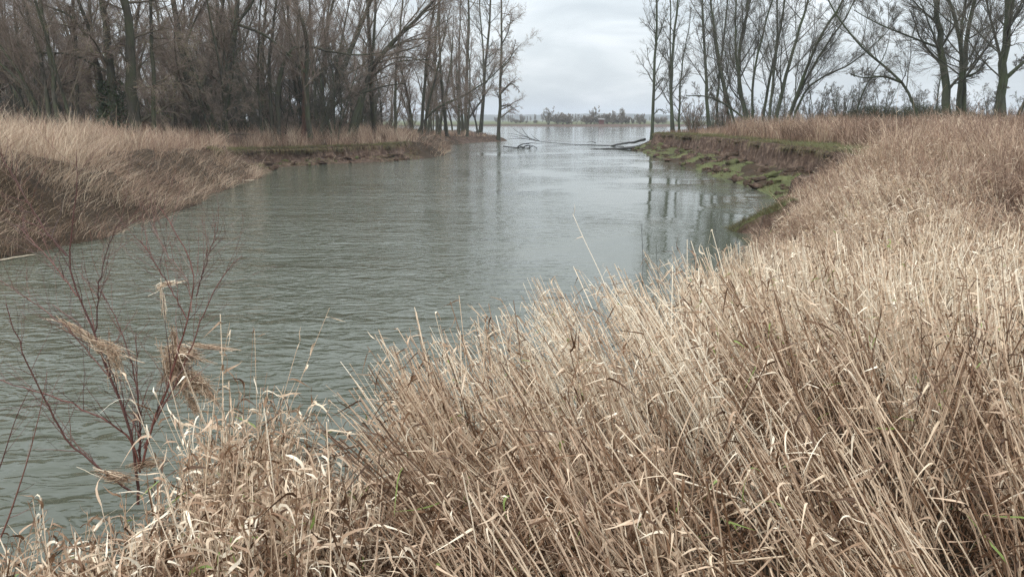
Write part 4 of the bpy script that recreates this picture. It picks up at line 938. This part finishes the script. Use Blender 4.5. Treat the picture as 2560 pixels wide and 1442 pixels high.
def tangle(name, label, blobs, n, tint0, thick=0.0018, cat='debris'):
    """matted straw: strands that wind round a few ellipsoids (centre, direction, half length, half thickness)"""
    root = empty(name, blobs[0][0], label, cat)
    a = Acc(); b_ = Acc()
    tot = sum(q[4] for q in blobs)
    for c, ax, hl, ht, share in blobs:
        m_ = max(6, int(n * share / tot)); K = 9
        ax = norm(np.asarray(ax, float)); e1 = norm(np.cross(ax, [0.3, 0.9, 0.1])); e2 = np.cross(ax, e1)
        B = np.stack([ax * hl, e1 * ht, e2 * ht], 0)
        u = norm(rng.normal(size=(m_, 3))); v = norm(np.cross(u, rng.normal(size=(m_, 3)) + np.array([0, 1.2, 0.0])))
        arc = rng.uniform(0.9, 2.6, m_)[:, None] * np.linspace(-0.5, 0.5, K)[None, :]
        rad = (rng.uniform(0.15, 1.05, m_)[:, None] + rng.normal(size=(m_, 1)) * 0.28 * np.linspace(-1, 1, K)[None, :] ** 2 + np.abs(rng.normal(size=(m_, 1))) * 0.6 * np.linspace(0, 1, K)[None, :] ** 4)
        S_ = (u[:, None, :] * np.cos(arc)[..., None] + v[:, None, :] * np.sin(arc)[..., None]) * rad[..., None]
        P = S_ @ B + np.asarray(c) + np.cumsum(rng.normal(size=(m_, K, 3)) * ht * 0.13, 1)
        P[:, :, 2] -= 0.25 * ht * np.linspace(0, 1, K)[None, :] ** 2
        tubes(a, P, np.full((m_, K), thick) * rng.uniform(0.5, 1.5, m_)[:, None], 3, np.clip(tint0 + rng.normal(size=m_) * 0.18, 0, 0.95))
        q = max(2, m_ // 9)
        ribbons(b_, P[:q] + rng.normal(size=(q, 1, 3)) * ht * 0.2, 0.010 * np.array([0.3, 0.7, 0.9, 1, 1, 0.9, 0.7, 0.4, 0.1])[None, :] * rng.uniform(0.5, 1.2, q)[:, None], norm(rng.normal(size=(q, 3))), np.clip(tint0 + 0.2 + rng.normal(size=q) * 0.2, 0, 0.95))
    a.build('straw', M_reed, root, blobs[0][0]); b_.build('dry_leaves', M_reed, root, blobs[0][0])
def blob(x0, y0, x1, y1, ht, share, Y=SY):
    p, q = pw(x0, y0, Y), pw(x1, y1, Y)
    return ((p + q) / 2, q - p, np.linalg.norm(q - p) / 2 + 0.01, ht, share)
Z5 = SY + 0.22
tangle('debris_clump', 'nest-like ball of brown flood straw caught high in the red shrub',
       [blob(415, 875, 490, 890, 0.05, 2.6, Z5), blob(425, 890, 460, 965, 0.07, 3, Z5), blob(455, 935, 520, 980, 0.062, 2.4, Z5), blob(480, 862, 570, 872, 0.014, 0.7, Z5), blob(462, 975, 492, 1030, 0.025, 0.8, Z5), blob(428, 815, 440, 880, 0.022, 0.6, Z5), blob(500, 950, 545, 1010, 0.012, 0.4, Z5), blob(440, 900, 400, 960, 0.012, 0.3, Z5)], 1150, 0.50)
tangle('debris_clump', 'wisp of pale straw wrapped along the main leaning branch of the shrub', [blob(150, 800, 235, 850, 0.025, 1), blob(225, 850, 300, 885, 0.04, 1.6), blob(280, 870, 300, 940, 0.035, 0.8)], 260, 0.62)
tangle('debris_clump', 'pale curled reed tuft hooked on a twig above the nest-like ball', [blob(395, 715, 445, 702, 0.022, 1, Z5), blob(405, 720, 410, 790, 0.012, 0.6, Z5)], 46, 0.85)
tangle('debris_clump', 'dark matted straw at the foot of the shrub', [blob(250, 1182, 330, 1198, 0.03, 1, SY - 0.1), blob(330, 1165, 400, 1150, 0.03, 1, SY)], 200, 0.4)

# second shrub, mostly outside the frame at lower left
base = np.array([-2.6, 3.2, 0.6])
root = empty('shrub', base, 'reddish shoot rising along the left edge of the photo at the bottom', 'shrub')
for pts, Y0, w, tn in (([(-60, 1460), (10, 1330), (70, 1150), (105, 1010), (118, 930)], 3.6, 7, 0.8), ([(-60, 1300), (0, 1170), (40, 1040), (80, 960)], 3.8, 5, 0.4)):
    W3 = [pw(p[0], p[1], Y0) for p in pts]; P = resample(W3, 16); R = np.linspace(w * 0.5 * Y0 / F, 0.0012, 16)
    a = Acc(); tubes(a, P[None], R[None], 6, tn); tp, tr = grow(P[None], R[None], 6, 0.3, 0.95, (35, 10), 0, 0.06, 0.06, 5, 0.5, 0.001, labs=(0.1, 0.3)); tubes(a, tp, tr, 3, rng.uniform(0.4, 1, len(tp)))
    a.build('branch', M_twig_red, root, base)

# dark thin saplings standing in the water edge by the reeds
for q, (pb, pt, Y, lab) in enumerate([((1800, 690), (1785, 545), 13.5, 'dark leafless sapling in front of the turf slump, tallest of the thin ones'), ((1830, 680), (1850, 560), 14.0, 'dark thin sapling right of the tallest one by the turf slump'),
        ((1606, 720), (1603, 560), 10.5, 'single dark thin twig standing in the water left of the saplings'), ((1650, 730), (1640, 610), 10.8, 'short dark twig right of the single dark twig'), ((1745, 690), (1722, 590), 12.0, 'forked dark sapling left of the tallest one'), ((1890, 640), (1915, 520), 15.5, 'faint dark sapling rising from the reeds behind the turf slump')]):
    b0 = pw(*pb, Y); root = empty('sapling', b0, lab, 'sapling', None)
    t0 = pw(*pt, Y); b1 = np.array([b0[0], b0[1], min(b0[2], gh(b0[0], b0[1])) - 0.05])
    P = resample([b1, b0, (b0 + t0) / 2 + rng.normal(size=3) * 0.02, t0], 12); R = np.linspace(0.006, 0.0025, 12)
    a = Acc(); tubes(a, P[None], R[None], 5, 0.3); a.build('stem', M_dark, root, b0)
    a = Acc(); tp, tr = grow(P[None], R[None], 8, 0.35, 0.95, (34, 10), 0, 0.06, 0.06, 5, 0.6, 0.0018, labs=(0.15, 0.45)); tubes(a, tp, tr, 3, 0.4); a.build('twigs', M_dark, root, b0)

# ------------------------------------------------------------------ logs and fallen wood
def log(root, pts, r0, r1, name='trunk', mt=None, S=8, n=14):
    P = resample(pts, n); R = np.linspace(r0, r1, n); R[-1] *= 0.3
    P[1:-1] += rng.normal(size=(n - 2, 3)) * r0 * 0.15
    a = Acc(); tubes(a, P[None], R[None], S, rng.uniform(0.2, 0.7)); a.build(name, mt or M_dark, root, np.array(root.location)); return P, R
b0 = pw(1612, 345, 80)
root = empty('fallen_tree', b0, 'dark fallen tree sloping from the right bank, its thin crown reaching the left point', 'fallen tree')
log(root, [pw(1612, 349, 80), pw(1585, 356, 82), pw(1556, 359, 84), (pw(1520, 360, 86) * [1, 1, 0]) + [0, 0, -0.05]], 0.14, 0.07)
P, R = log(root, [(pw(1560, 360, 84) * [1, 1, 0]) + [0, 0, 0.0], (pw(1500, 358, 88) * [1, 1, 0]) + [0, 0, 0.05], (pw(1440, 357, 90) * [1, 1, 0]) + [0, 0, 0.03], (pw(1360, 354, 92) * [1, 1, 0]) + [0, 0, 0.22], pw(1310, 347, 93), pw(1270, 338, 94)], 0.04, 0.025, 'crown_stem')
for pts in ([(1340, 352), (1310, 340), (1285, 325), (1272, 312)], [(1330, 350), (1300, 346), (1270, 348), (1262, 350)], [(1345, 353), (1320, 344), (1290, 336), (1268, 334)], [(1350, 354), (1335, 344), (1328, 336)], [(1490, 358), (1480, 354), (1465, 357)], [(1325, 348), (1310, 330), (1303, 318)]):
    log(root, [pw(p[0], p[1], 92.5) for p in pts], 0.045, 0.015, 'limb', S=5, n=8)
b0 = pw(1310, 368, 80) * [1, 1, 0]
root = empty('driftwood', b0, 'black tangled driftwood branch sticking out of the water off the left point', 'driftwood')
for pts, r in (([(1258, 366), (1280, 369), (1300, 370), (1316, 366)], 0.07), ([(1293, 371), (1300, 362), (1312, 359), (1326, 361)], 0.08), ([(1305, 372), (1318, 362), (1328, 368), (1324, 374)], 0.07), ([(1312, 366), (1330, 363), (1346, 373)], 0.05), ([(1300, 368), (1318, 372), (1332, 366)], 0.09), ([(1310, 360), (1322, 357), (1340, 359), (1360, 359)], 0.04)):
    log(root, [pw(p[0], p[1], 80) for p in pts], r, r * 0.5, 'branch', S=6, n=9)
b0 = pw(1590, 368, 76) * [1, 1, 0]
root = empty('log', b0, 'smooth dark log lying low in the water at the tip of the right bank', 'log')
log(root, [pw(1600, 366, 76), (pw(1560, 370, 76.5) * [1, 1, 0]) + [0, 0, 0.08], (pw(1520, 371, 77) * [1, 1, 0]) + [0, 0, 0.03], (pw(1470, 373, 77) * [1, 1, 0]) + [0, 0, -0.03]], 0.16, 0.06)
b0 = pw(612, 451, 37) * [1, 1, 0]
root = empty('floating_pole', b0, 'pale floating pole lying against the left bank where the bare cliff begins', 'pole')
p0 = pw(588, 453, 36.0); p1 = pw(636, 449, 37.0)
log(root, [p0 * [1, 1, 0] + [0, 0, 0.02], (p0 + p1) / 2 * [1, 1, 0] + [0, 0, 0.05], p1 * [1, 1, 0] + [0, 0, 0.03]], 0.045, 0.035, 'shaft', M_pale)
b0 = pw(45, 645, 15.8) * [1, 1, 0]
root = empty('floating_reed', b0, 'long pale floating reed along the water edge at the far left', 'reed')
log(root, [pw(-60, 668, 15.2) * [1, 1, 0] + [0, 0, 0.02], pw(30, 646, 15.9) * [1, 1, 0] + [0, 0, 0.03], pw(92, 637, 16.4) * [1, 1, 0] + [0, 0, 0.02]], 0.022, 0.012, 'shaft', M_pale)

# ------------------------------------------------------------------ haze
m = bpy.data.materials.new('haze'); m.use_nodes = True; nt = m.node_tree; nt.nodes.remove(nt.nodes['Principled BSDF'])
pv = nd(nt, 'ShaderNodeVolumePrincipled'); pv.inputs['Color'].default_value = (0.86, 0.91, 1.0, 1); pv.inputs['Density'].default_value = HAZE
nt.links.new(pv.outputs[0], nt.nodes['Material Output'].inputs['Volume'])
a = Acc(); boxq(a, (-2700, -2700, -2.9), (2700, 2700, 34.0)); o = a.build('haze', m); setp(o, 'thin winter haze over the far shore', 'haze', kind='stuff')
# ------------------------------------------------------------------ sky, sun, camera
w = bpy.data.worlds.new('World'); sc.world = w; w.use_nodes = True; nt = w.node_tree
bg = nt.nodes['Background']; bg.inputs['Strength'].default_value = 0.1
SUN_EL, SUN_AZ = math.radians(38), math.radians(215)
sky = nd(nt, 'ShaderNodeTexSky', sky_type='NISHITA', sun_disc=False, sun_elevation=SUN_EL, sun_rotation=SUN_AZ, dust_density=2.0)
tc = nd(nt, 'ShaderNodeTexCoord')
sep = nd(nt, 'ShaderNodeSeparateXYZ'); nt.links.new(tc.outputs['Generated'], sep.inputs[0])
mp = nd(nt, 'ShaderNodeMapping'); mp.inputs['Scale'].default_value = (6.0, 6.0, 19.0); mp.inputs['Location'].default_value = (1.3, 0.4, 0.2); nt.links.new(tc.outputs['Generated'], mp.inputs['Vector'])
cn = nd(nt, 'ShaderNodeTexNoise', i_Scale=1.0, i_Detail=5.0, i_Roughness=0.5, i_Distortion=0.4); nt.links.new(mp.outputs[0], cn.inputs['Vector'])
cr = ramp(nt, [(0.32, (5.6, 6.15, 6.55)), (0.50, (6.7, 7.25, 7.6)), (0.64, (7.9, 8.35, 8.65))]); nt.links.new(cn.outputs['Fac'], cr.inputs[0])
el = nd(nt, 'ShaderNodeMapRange', i_From_Min=0.0, i_From_Max=1.0, i_To_Min=1.0, i_To_Max=3.7); nt.links.new(sep.outputs['Z'], el.inputs['Value'])
sc1 = nd(nt, 'ShaderNodeVectorMath', operation='SCALE'); nt.links.new(cr.outputs[0], sc1.inputs[0]); nt.links.new(el.outputs[0], sc1.inputs['Scale'])
mx = nd(nt, 'ShaderNodeMix', data_type='RGBA'); mx.inputs[0].default_value = 0.93
nt.links.new(sky.outputs[0], mx.inputs[6]); nt.links.new(sc1.outputs[0], mx.inputs[7]); nt.links.new(mx.outputs[2], bg.inputs['Color'])

sl = bpy.data.lights.new('sun', 'SUN'); sl.energy = 1.3; sl.angle = math.radians(25); sl.color = (1, 0.97, 0.92)
so = bpy.data.objects.new('sun', sl); col.objects.link(so)
so.rotation_euler = (math.radians(90) - SUN_EL, 0, math.radians(180) - SUN_AZ + math.pi) if False else (math.radians(52), 0, math.radians(-35))

cam = bpy.data.cameras.new('camera'); co = bpy.data.objects.new('camera', cam); col.objects.link(co)
cam.sensor_width = 36; cam.lens = 36 * F / 2560; cam.clip_end = 12000; cam.clip_start = 0.05
co.location = CAM; co.rotation_euler = (math.pi / 2 - PITCH, 0, 0)
sc.camera = co
sc.view_settings.view_transform = 'Standard'; sc.view_settings.look = 'None'; sc.view_settings.exposure = 0; sc.view_settings.gamma = 1
sc.render.engine = 'CYCLES'
sc.cycles.max_bounces = 6; sc.cycles.diffuse_bounces = 3; sc.cycles.glossy_bounces = 3; sc.cycles.transmission_bounces = 2
sc.cycles.use_denoising = True; sc.cycles.denoiser = 'OPENIMAGEDENOISE'; sc.cycles.denoising_input_passes = 'RGB_ALBEDO_NORMAL'; sc.cycles.denoising_prefilter = 'NONE'

for o in list(sc.objects):
    if o.get('label') and len(o['label'].replace('-', ' ').split()) > 16: print('LONG', o.name, o['label'])
